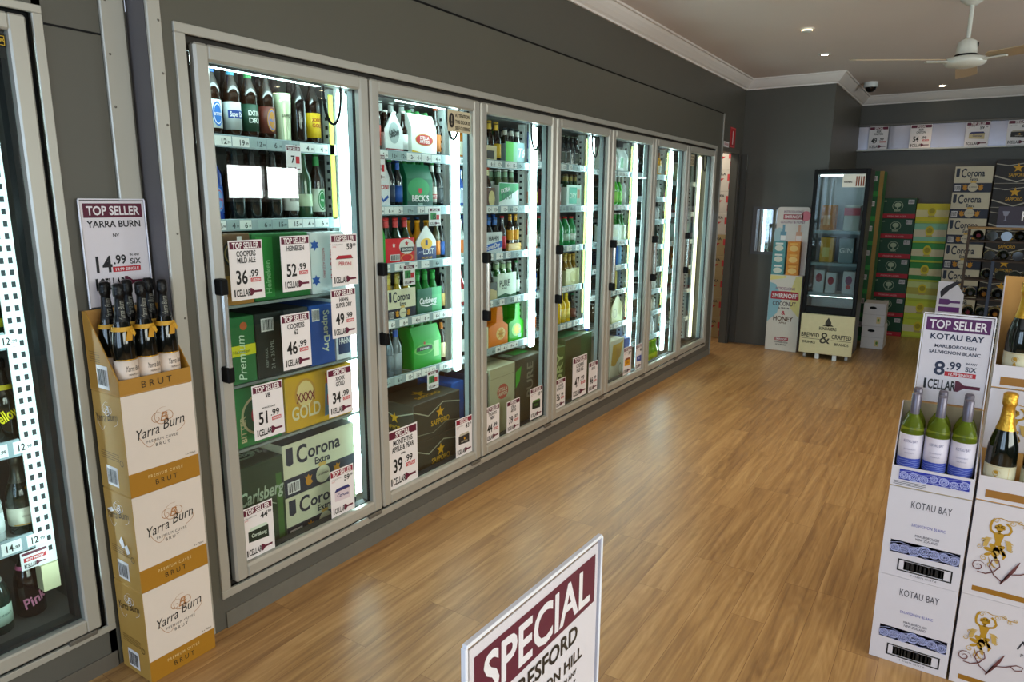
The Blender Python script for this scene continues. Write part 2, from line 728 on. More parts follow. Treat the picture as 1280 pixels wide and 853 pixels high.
# wall along the coolers: recessed upper wall, proud panel with the cooler opening
b = MB()
b.box(-.10, -.02, 1.22, 7.634, 2.372, CEIL, WALLM)
b.box(-.10, -.02, 6.86, 6.93, 0, 2.372, WALLM)
b.box(-.10, -.02, 7.52, 7.634, 0, 2.372, WALLM)
b.box(-.10, -.02, 6.93, 7.52, 2.03, 2.372, WALLM)
b.box(-.06, 0, 1.255, 6.86, 2.045, 2.366, PANELM)
b.box(-.06, 0, 1.255, 6.86, 0.0, 0.13, KICKM)
b.box(-.06, 0, 1.255, 1.305, 0.13, 2.045, PANELM)
b.box(-.06, 0, 6.69, 6.86, 0.13, 2.045, PANELM)
b.box(-1.05, -.06, 6.72, 6.86, 0.0, 2.366, PANELM)
struct('wall_left', b)
b = MB()
b.box(-.005, .008, 6.86, 6.872, 0, 2.37, ALU)
struct('trim_corner_strip', b)
b = MB()
b.box(0, .006, 1.30, 6.86, 0, .062, mat('kick_strip', '6a675f', .5, var=.1))
struct('baseboard_left', b)
# front section with the champagne fridge, set back 12 cm
b = MB()
b.box(-.18, -.12, .958, 1.215, 0, CEIL, WALLM)
b.box(-.18, -.12, -3.2, .98, 2.04, 2.02 + .76, WALLM)
b.box(-.18, -.12, -3.2, .98, 0, .14, KICKM)
b.box(-.18, -.12, -3.2, .06, .14, 2.04, WALLM)
b.box(-.12, -.02, 1.217, 1.25, 0, CEIL, mat('lilac_grey_return', '5e5a5c', .5))
struct('wall_front_section', b)
b = MB()
b.box(-.12, -.1215 + .006, -3.2, .975, .0, .055, ALUD)
struct('baseboard_front_section', b)
b = MB()   # aluminium cover strips on the two sides of the step
for y0, y1, x in ((1.135, 1.205, -.12), (1.212, 1.256, -.012)):
    b.box(x, x + .014, y0, y1, 0, CEIL, ALU, .003)
sc = MB()
for z in (.4, 1.15, 1.42, 1.75, 1.9, 2.05, 2.2):
    sc.lathe([(.004, 0), (.003, .002), (0, .0025)], ALUD, 8, .002, 1.245, z, 'X')
    sc.lathe([(.004, 0), (.003, .002), (0, .0025)], ALUD, 8, -.106, 1.15, z + .05, 'X')
t = struct('trim_pillar_strip', b)
obj('screw', sc, t)
b = MB()   # seam line across the panel near the front fridge
b.box(-.1195, -.1185, .96, 1.135, 2.0, 2.006, BLACK)
struct('trim_panel_seam', b)

# aluminium trim round the bank of coolers
def trim_ring(x, y0, y1, z0, z1, wv, wh, name):
    b = MB()
    b.box(x, x + .012, y0, y1, z1 - wh, z1, ALU, .002)
    b.box(x, x + .012, y0, y1, z0, z0 + wh, ALU, .002)
    b.box(x, x + .012, y0, y0 + wv, z0 + wh, z1 - wh, ALU, .002)
    b.box(x, x + .012, y1 - wv, y1, z0 + wh, z1 - wh, ALU, .002)
    return struct(name, b)
trim_ring(-.003, 1.288, 6.70, .118, 2.057, .036, .03, 'trim_cooler_bank')
trim_ring(-.123, .03, .979, .137, 2.047, .026, .022, 'trim_front_fridge')
b = MB()
b.box(-.178, -.143, .938, .957, .14, 2.05, BLACK); b.box(-.178, -.143, .05, .938, 2.014, 2.05, BLACK); b.box(-.178, -.143, .05, .938, .14, .166, ALUD)
struct('trim_fridge_rebate', b)

b = MB()
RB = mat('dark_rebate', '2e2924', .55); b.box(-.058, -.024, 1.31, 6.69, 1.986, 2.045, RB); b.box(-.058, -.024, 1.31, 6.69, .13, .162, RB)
struct('trim_cooler_rebate', b)
b = MB(); b.box(-.002, .0015, 1.256, 6.86, 2.364, 2.373, BLACK); struct('painted_shadow_line', b)  # black strip paints in the shadow line along the panel's top edge
# cool room shell behind the glass
CRW = mat('coolroom_grey', '5a5550', .6, var=.05)
b = MB(); b.box(-1.1, -1.05, 1.27, 6.72, .0, 2.1, CRW); struct('wall_coolroom_back', b)
b = MB(); b.box(-1.05, -.06, 1.27, 6.72, .08, .128, mat('coolroom_floor', '8a8a86', .5)); struct('floor_coolroom', b)
b = MB(); b.box(-1.05, -.06, 1.27, 6.72, 2.0, 2.06, mat('coolroom_ceiling', 'b5b9b6', .5)); struct('ceiling_coolroom', b)
b = MB(); b.box(-1.05, -.06, 1.255, 1.30, 0, 2.1, CRW); struct('wall_coolroom_end', b)

# back walls, doorway side, alcove
b = MB()
b.box(-.02, .847, 7.634, 7.74, 0, CEIL, WALLM)
b.box(.73, .847, 7.74, 9.5, 0, CEIL, WALLM)
struct('wall_back', b)
b = MB(); b.box(.73, 5.3, 9.5, 9.6, 0, CEIL, WALLM); struct('wall_alcove', b)
# stock room beyond the doorway
b = MB()
b.box(-1.3, -1.2, 6.86, 9.6, 0, CEIL, WHITEP)
b.box(-1.2, -.02, 9.0, 9.1, 0, CEIL, WHITEP)
b.box(-.02, .03, 7.74, 9.1, 0, CEIL, WHITEP)
struct('wall_stockroom', b)
area('stockroom_lamp', (-.55, 7.35, 2.5), (0, 0, 0), .5, .5, 9, (1.0, .92, .8))
# doorway trim
b = MB()
b.box(-.025, -.012, 6.885, 6.93, 0, 2.07, ALUD)
b.box(-.025, -.008, 7.52, 7.58, 0, 2.07, mat('charcoal_gloss', '46443f', .35))
b.box(-.025, -.010, 6.93, 7.52, 2.03, 2.07, ALUD)
struct('trim_doorway', b)
b = MB()
b.box(-.019, .05, 7.618, 7.6335, 0, 2.03, mat('charcoal_gloss', '46443f', .35), .003)
struct('trim_corner_jamb', b)
# peep window
b = MB()
fm = mat('window_frame_grey', '55565a', .45)
b.box(.15, .43, 7.61, 7.6335, .99, 1.02, fm); b.box(.15, .43, 7.61, 7.6335, 1.46, 1.49, fm)
b.box(.15, .19, 7.61, 7.6335, 1.02, 1.46, fm); b.box(.40, .43, 7.61, 7.6335, 1.02, 1.46, fm)
wn = struct('window_1', b)
b = MB(); b.box(.19, .40, 7.62, 7.626, 1.02, 1.46, mat('mirrored_pane', 'c9ced2', .03, 1.0, var=0.0))
obj('pane', b, wn)

# right wall with street window and an added one for fill, front wall with the shopfront glass
FR = mat('window_frame_white', 'd8d8d4', .4)
def win_wall(axis, wallname, base, a0, a1, holes, sill, head, n0):
    zz = sill if isinstance(sill, list) else [(sill, head)] * len(holes)
    b = MB()
    def bx(p0, p1, z0, z1):
        if axis == 'X':
            b.box(base, base + .1, p0, p1, z0, z1, WALLM)
        else:
            b.box(p0, p1, base - .1, base, z0, z1, WALLM)
    p = a0
    for (h0, h1), (sill, head) in zip(holes, zz):
        bx(p, h0, 0, CEIL); p = h1
        bx(h0, h1, 0, sill); bx(h0, h1, head, CEIL)
    bx(p, a1, 0, CEIL)
    struct(wallname, b)
    for i, (h0, h1) in enumerate(holes):
        sill, head = zz[i]
        f = MB(); g = MB()
        def fb(mb, p0, p1, z0, z1, t0, t1, m):
            if axis == 'X':
                mb.box(base + t0, base + t1, p0, p1, z0, z1, m)
            else:
                mb.box(p0, p1, base - t1, base - t0, z0, z1, m)
        for q0, q1, z0, z1 in ((h0, h0 + .05, sill, head), (h1 - .05, h1, sill, head), (h0 + .05, h1 - .05, sill, sill + .05), (h0 + .05, h1 - .05, head - .05, head),
                               ((h0 + h1) / 2 - .02, (h0 + h1) / 2 + .02, sill + .05, head - .05)):
            fb(f, q0, q1, z0, z1, .02, .07, FR)
        fb(g, h0 + .05, h1 - .05, sill + .05, head - .05, .04, .046, CLEARG)
        w = struct('window_%d' % (n0 + i), f)
        obj('pane', g, w)
win_wall('X', 'wall_right', 5.2, -3.2, 9.5, [(-1.65, 2.35), (5.0, 6.16)], [(.8, 2.3), (1.5, 1.98)], None, 2)  # first opening is an unseen window added for its light
win_wall('Y', 'wall_front', -3.1, -.12, 5.3, [(-.02, 1.5), (1.6, 3.1)], .5, 2.5, 4)

# cove cornice
def sweep(path, prof, m):
    b = MB()
    n = len(path)
    rows = []
    for i in range(n):
        p = Vector(path[i])
        d0 = (p - Vector(path[i - 1])).normalized() if i > 0 else None
        d1 = (Vector(path[i + 1]) - p).normalized() if i < n - 1 else None
        n0 = Vector((d0.y, -d0.x)) if d0 else None
        n1 = Vector((d1.y, -d1.x)) if d1 else None
        if n0 is None: off = n1
        elif n1 is None: off = n0
        else:
            off = (n0 + n1); off = off / (off.dot(n0))
        rows.append([(p.x + off.x * d, p.y + off.y * d, CEIL + z) for d, z in prof])
    for a, c in zip(rows, rows[1:]):
        for k in range(len(prof) - 1):
            b.face([a[k], a[k + 1], c[k + 1], c[k]], m, False)
    return b
COVE = [(0, -.1), (.012, -.1), (.014, -.088), (.03, -.078), (.052, -.055), (.07, -.032), (.08, -.014), (.094, -.012), (.096, 0), (0, 0)]
struct('trim_cornice', sweep([(-.02, 1.25), (-.02, 7.634), (.847, 7.634), (.847, 9.5), (5.2, 9.5)], [(d, z) for d, z in COVE], WHITEP))

# ================================================================ DISPLAY COOLERS
SEAM = [1.341 + .76 * i for i in range(8)]
ORD = ['first', 'second', 'third', 'fourth', 'fifth', 'sixth', 'seventh']
GDOOR = [o + ' glass door from pillar' for o in ORD]
SHN = {5: ['top', 'second', 'third', 'fourth', 'bottom'], 6: ['top', 'second', 'third', 'fourth', 'fifth', 'bottom'], 7: ['top', 'second', 'third', 'fourth', 'fifth', 'sixth', 'bottom'], 4: ['top', 'second', 'third', 'bottom'], 2: ['top', 'second']}
Z5 = [1.755, 1.505, 1.24, .97, .69]
SHELF = [
    [1.755, 1.458],
    Z5, Z5, [1.772, 1.505, 1.24, .965, .71],
    [1.76, 1.51, 1.24, 1.05, .857, .592],
    [1.76, 1.575, 1.386, 1.17, .972, .78, .59, .378],
    [1.72, 1.44, 1.18, .93, .70, .42],
]
SHN[8] = ['top', 'second', 'third', 'fourth', 'fifth', 'sixth', 'seventh', 'bottom']
rnd = random.Random(3)
GREYINK = C('3a4448')
YEL = mat('yellow_edge_strip', 'a8ac06', .5)
HOLE = mat('slot_shadow', '20262a', .7)


def ticket_print(p, w, h, n, rnd):
    """small price tickets slipped into a shelf rail"""
    s = .01
    k = 0
    while s < w - .03 and k < n:
        tw_ = min(rnd.choice((.05, .06, .07)), w - s - .005)
        p.rect(s, h * .12, tw_, h * .76, TICKET if rnd.random() < .75 else C('9fb4b8'), 1)
        p.text('%d' % rnd.choice((4, 6, 6, 12, 15, 19)), s + tw_ * .55, h * .25, h * .42, GREYINK, 'b', maxw=tw_ * .5)
        p.text('.99', s + tw_ * .75, h * .3, h * .2, GREYINK, 'b', 'l', maxw=tw_ * .2)
        s += tw_ + rnd.choice((.002, .004, .03))
        k += 1


def slotted_post(b, x0, x1, y0, y1, z0, z1, m, pitch=.032, holes=None):
    b.box(x0, x1, y0, y1, z0, z1, m)
    h = holes or b
    z = z0 + .02
    while z < z1 - .02:
        xm = (x0 + x1) / 2
        h.box(xm - .008, xm + .008, y0 - .0008, y0, z, z + .014, HOLE)
        z += pitch


def cooler_bay(i):
    y0, y1 = SEAM[i], SEAM[i + 1]
    t = tag(empty('display_cooler', (0, y0, 0)), 'glass fronted drinks cooler, %s' % ['beside the champagne carton stack, nearest the pillar', 'second from the pillar, black star cartons at its foot',
        'third from the pillar, grey cartons at its foot', 'fourth from the pillar, green brown cartons at its foot', 'fifth from the pillar, yellow swoosh carton at its foot',
        'sixth from the pillar, lime bottles at its foot', 'seventh from the pillar, next to the stockroom doorway'][i], 'cooler', 'bank of glass door coolers')
    w = .76
    g = .004
    # door frame: chamfered aluminium profile, dark seal inside
    f = MB()
    zb, zt, fw = .158, 2.009, .052
    X0, X1 = -.02, .016
    f.box(X0, X1, g, g + fw, zb, zt, ALU, .008)
    f.box(X0, X1, w - g - fw, w - g, zb, zt, ALU, .008)
    f.box(X0, X1, g + fw - .006, w - g - fw + .006, zt - fw, zt, ALU, .008)
    f.box(X0, X1, g + fw - .006, w - g - fw + .006, zb, zb + fw, ALU, .008)
    fr = obj('door_frame', f, t)
    q = MB()
    i0, i1, j0, j1 = g + fw, w - g - fw, zb + fw, zt - fw
    q.box(-.055, -.02, i0 - .012, i0, j0, j1, SEALM); q.box(-.055, -.028, i1, i1 + .012, j0, j1, SEALM); q.box(-.028, -.02, i1, i1 + .012, j0, j1, GASK)
    q.box(-.055, -.02, i0 - .012, i1 + .012, j1, j1 + .012, GASK); q.box(-.055, -.02, i0 - .012, i1 + .012, j0 - .012, j0, GASK)
    obj('seal', q, fr)
    gp = MB()
    gp.box(-.012, -.006, i0 - .002, i1 + .002, j0 - .002, j1 + .002, CLEARG)
    obj('glass_pane', gp, t)
    hd = MB()
    hd.box(.034, .054, .010, .032, .935, 1.25, mat('brushed_handle', 'd4d6d4', .22, .8), .005)
    h = obj('handle', hd, t)
    for z in (.915, 1.215):
        e = MB(); e.box(.0155, .056, .006, .034, z, z + .055, BLACK, .004)
        obj('end_block', e, h)
    hb = MB()
    hb.box(-.02, .02, w - .09, w - .012, .139, .156, ALUD, .003)
    obj('bottom_hinge', hb, t)
    if i != 5:
        cb = MB()
        pts = [(-.045, w - .19 + .045 * (1 - math.cos(a)) , 1.94 - .12 * math.sin(a)) for a in [math.pi * k / 14 for k in range(15)]]
        cb.tube([(-.045, w - .19, 2.0)] + pts + [(-.045, w - .10, 2.0)], .0055, BLACK, 6)
        obj('cable', cb, t)
    # lamp, uprights
    LZ0 = .63 if i in (1, 2, 3) else .2
    lp = MB()
    lp.box(-.145, -.128, w - .034, w + .012, LZ0, 1.96, LEDM if i < 6 else led_mat('warm_lamp', (1.0, .92, .6), 2.2), .003)
    lm = obj('light_tube', lp, t)
    bk = MB(); bk.box(-.165, -.146, w - .028, w + .017, LZ0, 1.985, WMETAL)
    obj('lamp_channel', bk, t)
    ml = MB(); ml.box(-.075, -.022, w - .017, w + .017, .165, 1.984, WMETAL, .003); obj('mullion', ml, t)
    if i == 0:
        ml = MB(); ml.box(-.075, -.022, -.032, .012, .165, 1.984, mat('dark_rebate', '2e2924', .55), .003); obj('mullion', ml, t)
        lp = MB(); lp.box(-.145, -.128, -.028, -.008, .2, 1.96, LEDM); obj('light_tube', lp, t)
        lp = MB(); lp.box(-.125, -.10, .05, w - .15, 1.966, 1.986, LEDM); obj('ceiling_tube', lp, t)
    if i == 1:
        lp = MB(); lp.box(-.125, -.10, .3, w - .06, 1.966, 1.986, LEDM); obj('ceiling_tube', lp, t)
    up = MB(); hl = MB()
    slotted_post(up, -.245, -.20, w - .020, w + .014, LZ0 - .02, 1.98, WMETAL, .036)
    u = obj('upright', up, t)
    if i in (0, 3, 4, 5):
        ys = MB(); ys.box(-.158, -.156, w - .066, w - .042, {0: 1.45, 3: .75, 4: .62, 5: .62}[i], 1.95, YEL)
        obj('edge_strip', ys, t)
    # shelves
    zs = SHELF[i]
    for k, z in enumerate(zs):
        s = MB()
        a0, a1 = .026, w - .03
        s.box(-.80, -.168, a0, a1, z - .024, z - .016, GALV)
        for c in range(9):
            yy = a0 + (a1 - a0) * (c + .5) / 9
            s.box(-.80, -.168, yy - .002, yy + .002, z - .016, z - .0125, WMETAL)
        so = obj('shelf', s, t)
        rl = MB()
        rl.box(-.168, -.156, a0, a1, z - .044, z, RAILM, .002)
        rr = obj('price_rail', rl, t)
        if i < 5:
            lt = MB()
            ticket_print(Print(lt, (-.156, a0, z - .044)), a1 - a0, .044, 9, rnd)
            obj('lettering', lt, rr)
    if i == 0:
        for z in (1.156, .86, .612):
            s = MB(); s.box(-.70, -.085, .03, w - .03, z - .012, z - .002, GALV)
            obj('shelf', s, t)
    return t
for i in range(7):
    cooler_bay(i)

# ================================================================ STOCK: bottles, packs, cartons
PROF = {
    'long': [(0, 0), (.9, 0), (1, .02), (1, .56), (.97, .61), (.8, .67), (.55, .74), (.42, .8), (.37, .9), (.36, .955)],
    'stub': [(0, 0), (.9, 0), (1, .02), (1, .5), (.95, .57), (.7, .66), (.5, .74), (.43, .82), (.42, .955)],
    'champ': [(0, 0), (.9, 0), (1, .02), (1, .42), (.96, .5), (.82, .58), (.62, .66), (.45, .74), (.38, .82), (.36, .86)],
    'wine': [(0, 0), (.95, 0), (1, .015), (1, .58), (.94, .64), (.72, .70), (.45, .75), (.37, .79), (.36, .97)],
    'pet': [(0, 0), (.9, 0), (1, .03), (1, .32), (.94, .42), (1, .52), (.92, .66), (.62, .79), (.36, .9), (.34, .955)],
    'can': [(0, 0), (.85, 0), (1, .04), (1, .9), (.86, .97), (.82, 1.0), (.78, .985), (0, .985)],
}
CAPP = {
    'long': [(.40, .945), (.45, .955), (.45, .985), (.36, 1.0), (0, 1.0)],
    'stub': [(.46, .945), (.52, .955), (.52, .985), (.42, 1.0), (0, 1.0)],
    'champ': [(.665, .655), (.49, .735), (.415, .82), (.39, .87), (.46, .885), (.48, .9), (.47, .985), (.3, 1.0), (0, 1.0)],
    'wine': [(.40, .775), (.395, .985), (.3, 1.0), (0, 1.0)],
    'pet': [(.40, .93), (.42, .94), (.42, .99), (.3, 1.0), (0, 1.0)],
}
FAM = {'long': 'beer_bottle', 'stub': 'beer_bottle', 'champ': 'sparkling_bottle', 'wine': 'wine_bottle', 'pet': 'drink_bottle', 'can': 'drink_can'}
CACHE = {}


def scaled(prof, r, h):
    return [(a * r, z * h) for a, z in prof]


def glass_of(g):
    return glassy(g) if isinstance(g, str) else g


def bottle_meshes(kind, r, h, glass, label, cap, neck=None, lz=(.12, .46), deco=None, dkey='', seg=18):
    key = (kind, r, h, str(glass), label, str(cap), neck, lz, dkey, seg)
    if key in CACHE:
        return CACHE[key]
    out = {}
    m = MB(); m.lathe(scaled(PROF[kind], r, h), glass_of(glass), seg)
    out['body'] = m.mesh('body')
    if kind in CAPP:
        m = MB(); m.lathe(scaled(CAPP[kind], r, h), cap if not isinstance(cap, str) else C(cap, 35), seg)
        out['foil' if kind == 'champ' else 'cap'] = m.mesh('cap')
    if label:
        m = MB()
        m.lathe([(r * 1.004, h * lz[0]), (r * 1.012, h * lz[0]), (r * 1.012, h * lz[1]), (r * 1.004, h * lz[1])], C(label), seg)
        if deco:
            deco(Print(m, (0, 0, 0), cyl=r * 1.012, eps=.0004), r, h)
        out['label_wrap'] = m.mesh('label_wrap')
    if neck:
        m = MB()
        rr = {'long': (.43, .37), 'stub': (.475, .435), 'champ': (.5, .5), 'wine': (.4, .4), 'pet': (.45, .4)}[kind]
        m.lathe([(rr[0] * r * 1.06, h * .79), (rr[1] * r * 1.1, h * .93)], C(neck), seg)
        out['neck_label'] = m.mesh('neck_label')
    CACHE[key] = out
    return out


def joined(key, meshes):
    """one mesh made of all parts of a bottle, for bottles whose parts the photo does not resolve"""
    if key in CACHE:
        return CACHE[key]
    m = MB()
    for me in meshes.values():
        for p in me.polygons:
            m.faces([me.vertices[i].co[:] for i in p.vertices], [tuple(range(len(p.vertices)))], me.materials[p.material_index], p.use_smooth)
    CACHE[key] = m.mesh('bottle')
    return CACHE[key]


def bottle(loc, label, cat, kind, r, h, glass, lab, cap, neck=None, lz=(.12, .46), deco=None, dkey='', rz=0, group=None, name=None, seg=18):
    t = tag(empty(name or FAM[kind], loc, rz), label, cat, group)
    for n, me in bottle_meshes(kind, r, h, glass, lab, cap, neck, lz, deco, dkey, seg).items():
        obj(n, me, t)
    return t


def plain_bottle(loc, label, cat, group, kind, r, h, glass, lab, cap, neck=None, seg=12, rz=0):
    ms = bottle_meshes(kind, r, h, glass, lab, cap, neck, seg=seg)
    o = obj(FAM[kind], joined(('j', kind, r, h, str(glass), lab, str(cap), neck, seg), ms), None, loc, rz)
    return tag(o, label, cat, group)


def pack(loc, label, style, w, h, col, front=None, glass='24130a', cap='b9b9b0', neck=None, d=.12, bl=None, group=None, rz=0, bh=.215, side=None, nb=3):
    """six-pack; front faces +X, origin at the middle of its base"""
    t = tag(empty('six_pack', loc, rz), label, 'six pack', group)
    m = MB(); cm = C(col, .4) if isinstance(col, str) else col
    x0, x1 = -d / 2, d / 2
    r = min(.0295, w / nb / 2 - .0015, d / 4 - .0015)
    if style == 'basket':        # open carrier, bottles stand out of it
        tk = .002
        m.box(x0, x0 + tk, -w / 2, w / 2, 0, h, cm); m.box(x1 - tk, x1, -w / 2, w / 2, 0, h, cm)
        m.box(x0 + tk, x1 - tk, -w / 2, -w / 2 + tk, 0, h * .9, cm); m.box(x0 + tk, x1 - tk, w / 2 - tk, w / 2, 0, h * .9, cm)
        m.box(x0 + tk, x1 - tk, -w / 2 + tk, w / 2 - tk, 0, tk, cm)
        m.box(-tk / 2, tk / 2, -w / 2 + tk, w / 2 - tk, tk, h * 1.05, cm)
    elif style == 'wrap':        # closed wrap that narrows to the bottle necks
        m.prism([(x0, 0), (x1, 0), (x1, h * .62), (x1 * .55, h * .93), (x0 * .55, h * .93), (x0, h * .62)], -w / 2, w / 2, cm, 'Y')
    elif style == 'peak':        # gable-fronted carrier with a carrying peak
        m.prism([(-w / 2, 0), (w / 2, 0), (w / 2, h * .58), (w * .05, h), (-w * .05, h), (-w / 2, h * .58)], x1 - .006, x1, cm, 'X')
        m.prism([(-w / 2, 0), (w / 2, 0), (w / 2, h * .5), (-w / 2, h * .5)], x0, x0 + .004, cm, 'X')
        m.box(x0, x1 - .006, -w / 2, -w / 2 + .003, .0, h * .5, cm); m.box(x0, x1 - .006, w / 2 - .003, w / 2, 0, h * .5, cm)
        m.box(x0 + .004, x1 - .006, -w / 2 + .003, w / 2 - .003, 0, .002, cm)
    elif style == 'tower':       # square-shouldered carton with a tall handle tower
        m.prism([(-w / 2, 0), (w / 2, 0), (w / 2, h * .5), (w * .24, h * .6), (w * .2, h), (-w * .08, h), (-w * .12, h * .6), (-w / 2, h * .52)], x0, x1, cm, 'X')
    elif style == 'arch':        # carrier with an arched handle
        m.box(x0, x1, -w / 2, w / 2, 0, h * .35, cm, .002)
        m.tube([(0, -w / 2 + .006, h * .33)] + [(0, -(w / 2 - .006) * math.cos(a), h * .55 + h * .45 * math.sin(a)) for a in [math.pi * k / 12 for k in range(13)]] + [(0, w / 2 - .006, h * .33)], .006, cm, 6)
    c = obj('carrier', m, t)
    if front:
        l = MB()
        front(Print(l, (x1, -w / 2, 0), eps=.0006), w, h)
        obj('lettering', l, c)
    if style == 'wrap':
        caps = MB(); caps.lathe([(.0125, h * .92), (.0125, h * .985), (.010, h), (0, h)], C(cap, .35), 10)
        me = caps.mesh('bottle_cap')
        for k in range(nb):
            for s in (-1, 1):
                obj('bottle_cap', me, t, (s * d * .13, (k - (nb - 1) / 2) * w / nb, 0))
    elif style == 'tower':
        pass
    else:
        hb = bh
        ms = bottle_meshes('stub', r, hb, glass, bl, cap, neck, seg=12)
        me = joined(('j', 'stub', r, hb, glass, bl, cap, neck, 12), ms)
        for k in range(nb):
            for s in (-1, 1):
                zz = .0025 if style != 'arch' else h * .35 + .001
                if style == 'arch':
                    continue
                obj('bottle', me, t, (s * d * .245, (k - (nb - 1) / 2) * (w - .008) / nb, zz))
        if style == 'arch':
            for k in range(2):
                obj('bottle', me, t, (d / 2 + r * .2 - r, (k - .5) * w * .42, h * .35 + .001))
    return t


def carton(loc, label, w, d, h, col, front=None, side=None, top=None, group=None, rz=0, cat='carton', name='carton'):
    """cardboard carton, front towards +X, origin at the middle of its base"""
    m = MB()
    cm = mat('carton_' + col, col, .5, var=.04, scale=20) if isinstance(col, str) else col
    m.box(-d / 2, d / 2, -w / 2, w / 2, 0, h, cm, .003)
    o = tag(obj(name, m, None, loc, rz), label, cat, group)
    l = MB()
    if front: front(Print(l, (d / 2, -w / 2, 0)), w, h)
    if side: side(Print(l, (-d / 2, -w / 2, 0), (1, 0, 0)), d, h)
    if top: top(Print(l, (d / 2, -w / 2, h), (0, 1, 0), (-1, 0, 0)), w, d)
    if l.f:
        obj('lettering', l, o)
    return o


G_BACK = {}


def back_row(i, k, x, ys, kind, r, h, glass, cap, lab=None, neck=None, word='dark'):
    z = zs(i, k)
    for y in ys:
        plain_bottle((x, y, z), '%s bottles in back row of %s shelf, %s' % (word, SHN[len(SHELF[i])][k], GDOOR[i]) if False else
                     '%s bottle in the back row, %s shelf, %s' % (word, SHN[len(SHELF[i])][k], GDOOR[i]), 'bottle',
                     'back row on %s shelf, %s' % (SHN[len(SHELF[i])][k], GDOOR[i]), kind, r, h, glass, lab, cap, neck)


def on(i, k, look):
    return '%s, %s shelf, %s' % (look, SHN[len(SHELF[i])][k], GDOOR[i])


def zs(i, k):
    return SHELF[i][k] - .0115


BROWN, DGREEN, GREENG = '24130a', '0c2a14', '2f8a2a'
# ---------------- bay 1, top shelf
def d_oval(col, txt=None, tc='f0ecec'):
    def f(p, r, h):
        p.ell(0, h * .29, r * .62, h * .15, C(col), 1, 18)
        p.ell(0, h * .29, r * .5, h * .125, C(tc), 2, 18, inner=.9)
        if txt: p.text(txt, 0, h * .27, h * .035, C(tc), 'b', maxw=r * 1.0, l=3)
    return f
def d_band(col, txt, tc='f0ecec', z=.26, hh=.1):
    def f(p, r, h):
        p.rect(-r * 1.1, h * z, r * 2.2, h * hh, C(col), 1)
        p.text(txt, 0, h * (z + hh * .22), h * hh * .6, C(tc), 'b', maxw=r * 1.7, l=3)
    return f
def d_text(txts, tc='141414', z=.36, s=.045):
    def f(p, r, h):
        for q, x in enumerate(txts):
            p.text(x, 0, h * (z - q * s * 1.5), h * s, C(tc), 'b', maxw=r * 1.6, l=2)
    return f
LB = dict(kind='long', r=.031, h=.285)
Z = zs(0, 0)
bx = -.212
def lb(y, look, k, glass, lab, cap, neck=None, deco=None, dkey='', lz=(.12, .46), x=bx, **kw):
    a = dict(LB); a.update(kw)
    if k == 1: a['h'] = .278
    return bottle((x, y, zs(0, k)), on(0, k, look), 'bottle', glass=glass, lab=lab, cap=cap, neck=neck, deco=deco, dkey=dkey, lz=lz, **a)
lb(1.545, 'brown longneck, white label with blue oval', 0, BROWN, 'e6ecee', '2a3f8f', '2a63b8', d_oval('2f73c8', 'BITTER'), 'a')
lb(1.625, 'brown longneck, silver label with blue ribbon', 0, BROWN, 'b9c2c4', 'b8b8b0', '3f8fb0', d_band('1f3f8f', 'Super Dry'), 'b')
lb(1.699, 'brown longneck with dark green slanted label', 0, BROWN, '17402c', '2e8a46', '3c8a4a', d_text(['EXTRA', 'DRY'], 'dfe8e0', .32, .06), 'c')
lb(1.775, 'brown longneck, brown label with round emblem', 0, BROWN, '5c2418', '6b2a20', None, d_oval('b8823a', 'ALE', '2f73c8'), 'd')
lb(1.927, 'plain dark longneck beside the yellow label', 0, '170d0a', None, '35201c')
lb(1.999, 'brown longneck with bright yellow label', 0, BROWN, 'e8c01c', 'caa21a', None, d_text(['XXXX', 'GOLD'], 'b0301c', .34, .05), 'e')
m = MB()
m.lathe([(0, 0), (.026, 0), (.027, .02), (.0285, .09), (.032, .15), (.0335, .19), (.031, .19), (.0295, .15), (.025, .02), (0, .02)], mat('frosted_beer_glass', 'b9c4a0', .15, .15), 20)
gg = MB(); Print(gg, cyl=.030, eps=.001).star(0, .145, .011, C('d98a1c'), 1)
pg = Print(gg, cyl=.0285, eps=.0016); pg.text('SAPPORO', 0, .1, .011, C('3a3a2a'), 'b', maxw=.045)
g_ = tag(obj('beer_glass', m, None, (bx, 1.851, Z)), on(0, 0, 'tall pale beer glass with orange star'), 'glass')
obj('lettering', gg, g_)
back_row(0, 0, -.31, [1.52 + .075 * k for k in range(7)], 'long', .034, .276, BROWN, '30353a')
back_row(0, 0, -.40, [1.56 + .075 * k for k in range(6)], 'long', .034, .28, BROWN, '30353a') if False else None
# second shelf
lb(1.525, 'bright blue longneck with blue oval label', 1, '1c3f9c', '2258b8', '1c3f9c', '2a63c8', d_oval('6fa0e0', 'NEW', 'd03038'), 'f')
lb(1.617, 'plain dark longneck beside the blue bottle', 1, '0f1a1c', None, '202a2c', None, None, '')
lb(1.690, 'dark longneck between two plain dark bottles', 1, '14181a', None, '202a2c')
lb(1.786, 'dark longneck with silver chest label', 1, '101618', 'b8c0c0', '202a2c', lz=(.3, .42))
lb(1.866, 'dark longneck, white label lettered in black', 1, '161210', 'dfe2dc', 'b0b0a8', None, d_text(['PURE', 'BLONDE'], '141414', .36, .06), 'g', lz=(.14, .46))
lb(1.9365, 'clear green longneck with small pale label', 1, '2a4a30', 'b8c8a8', '3c8a4a', None, None, '', lz=(.2, .38))
lb(2.003, 'brown longneck, green and white round label', 1, BROWN, 'd8e4d4', '2e8a46', '2e8a46', d_oval('1f7a3c', 'VB', 'e8f0e8'), 'h')
back_row(0, 1, -.31, [1.52 + .075 * k for k in range(7)], 'long', .034, .276, BROWN, '30353a')

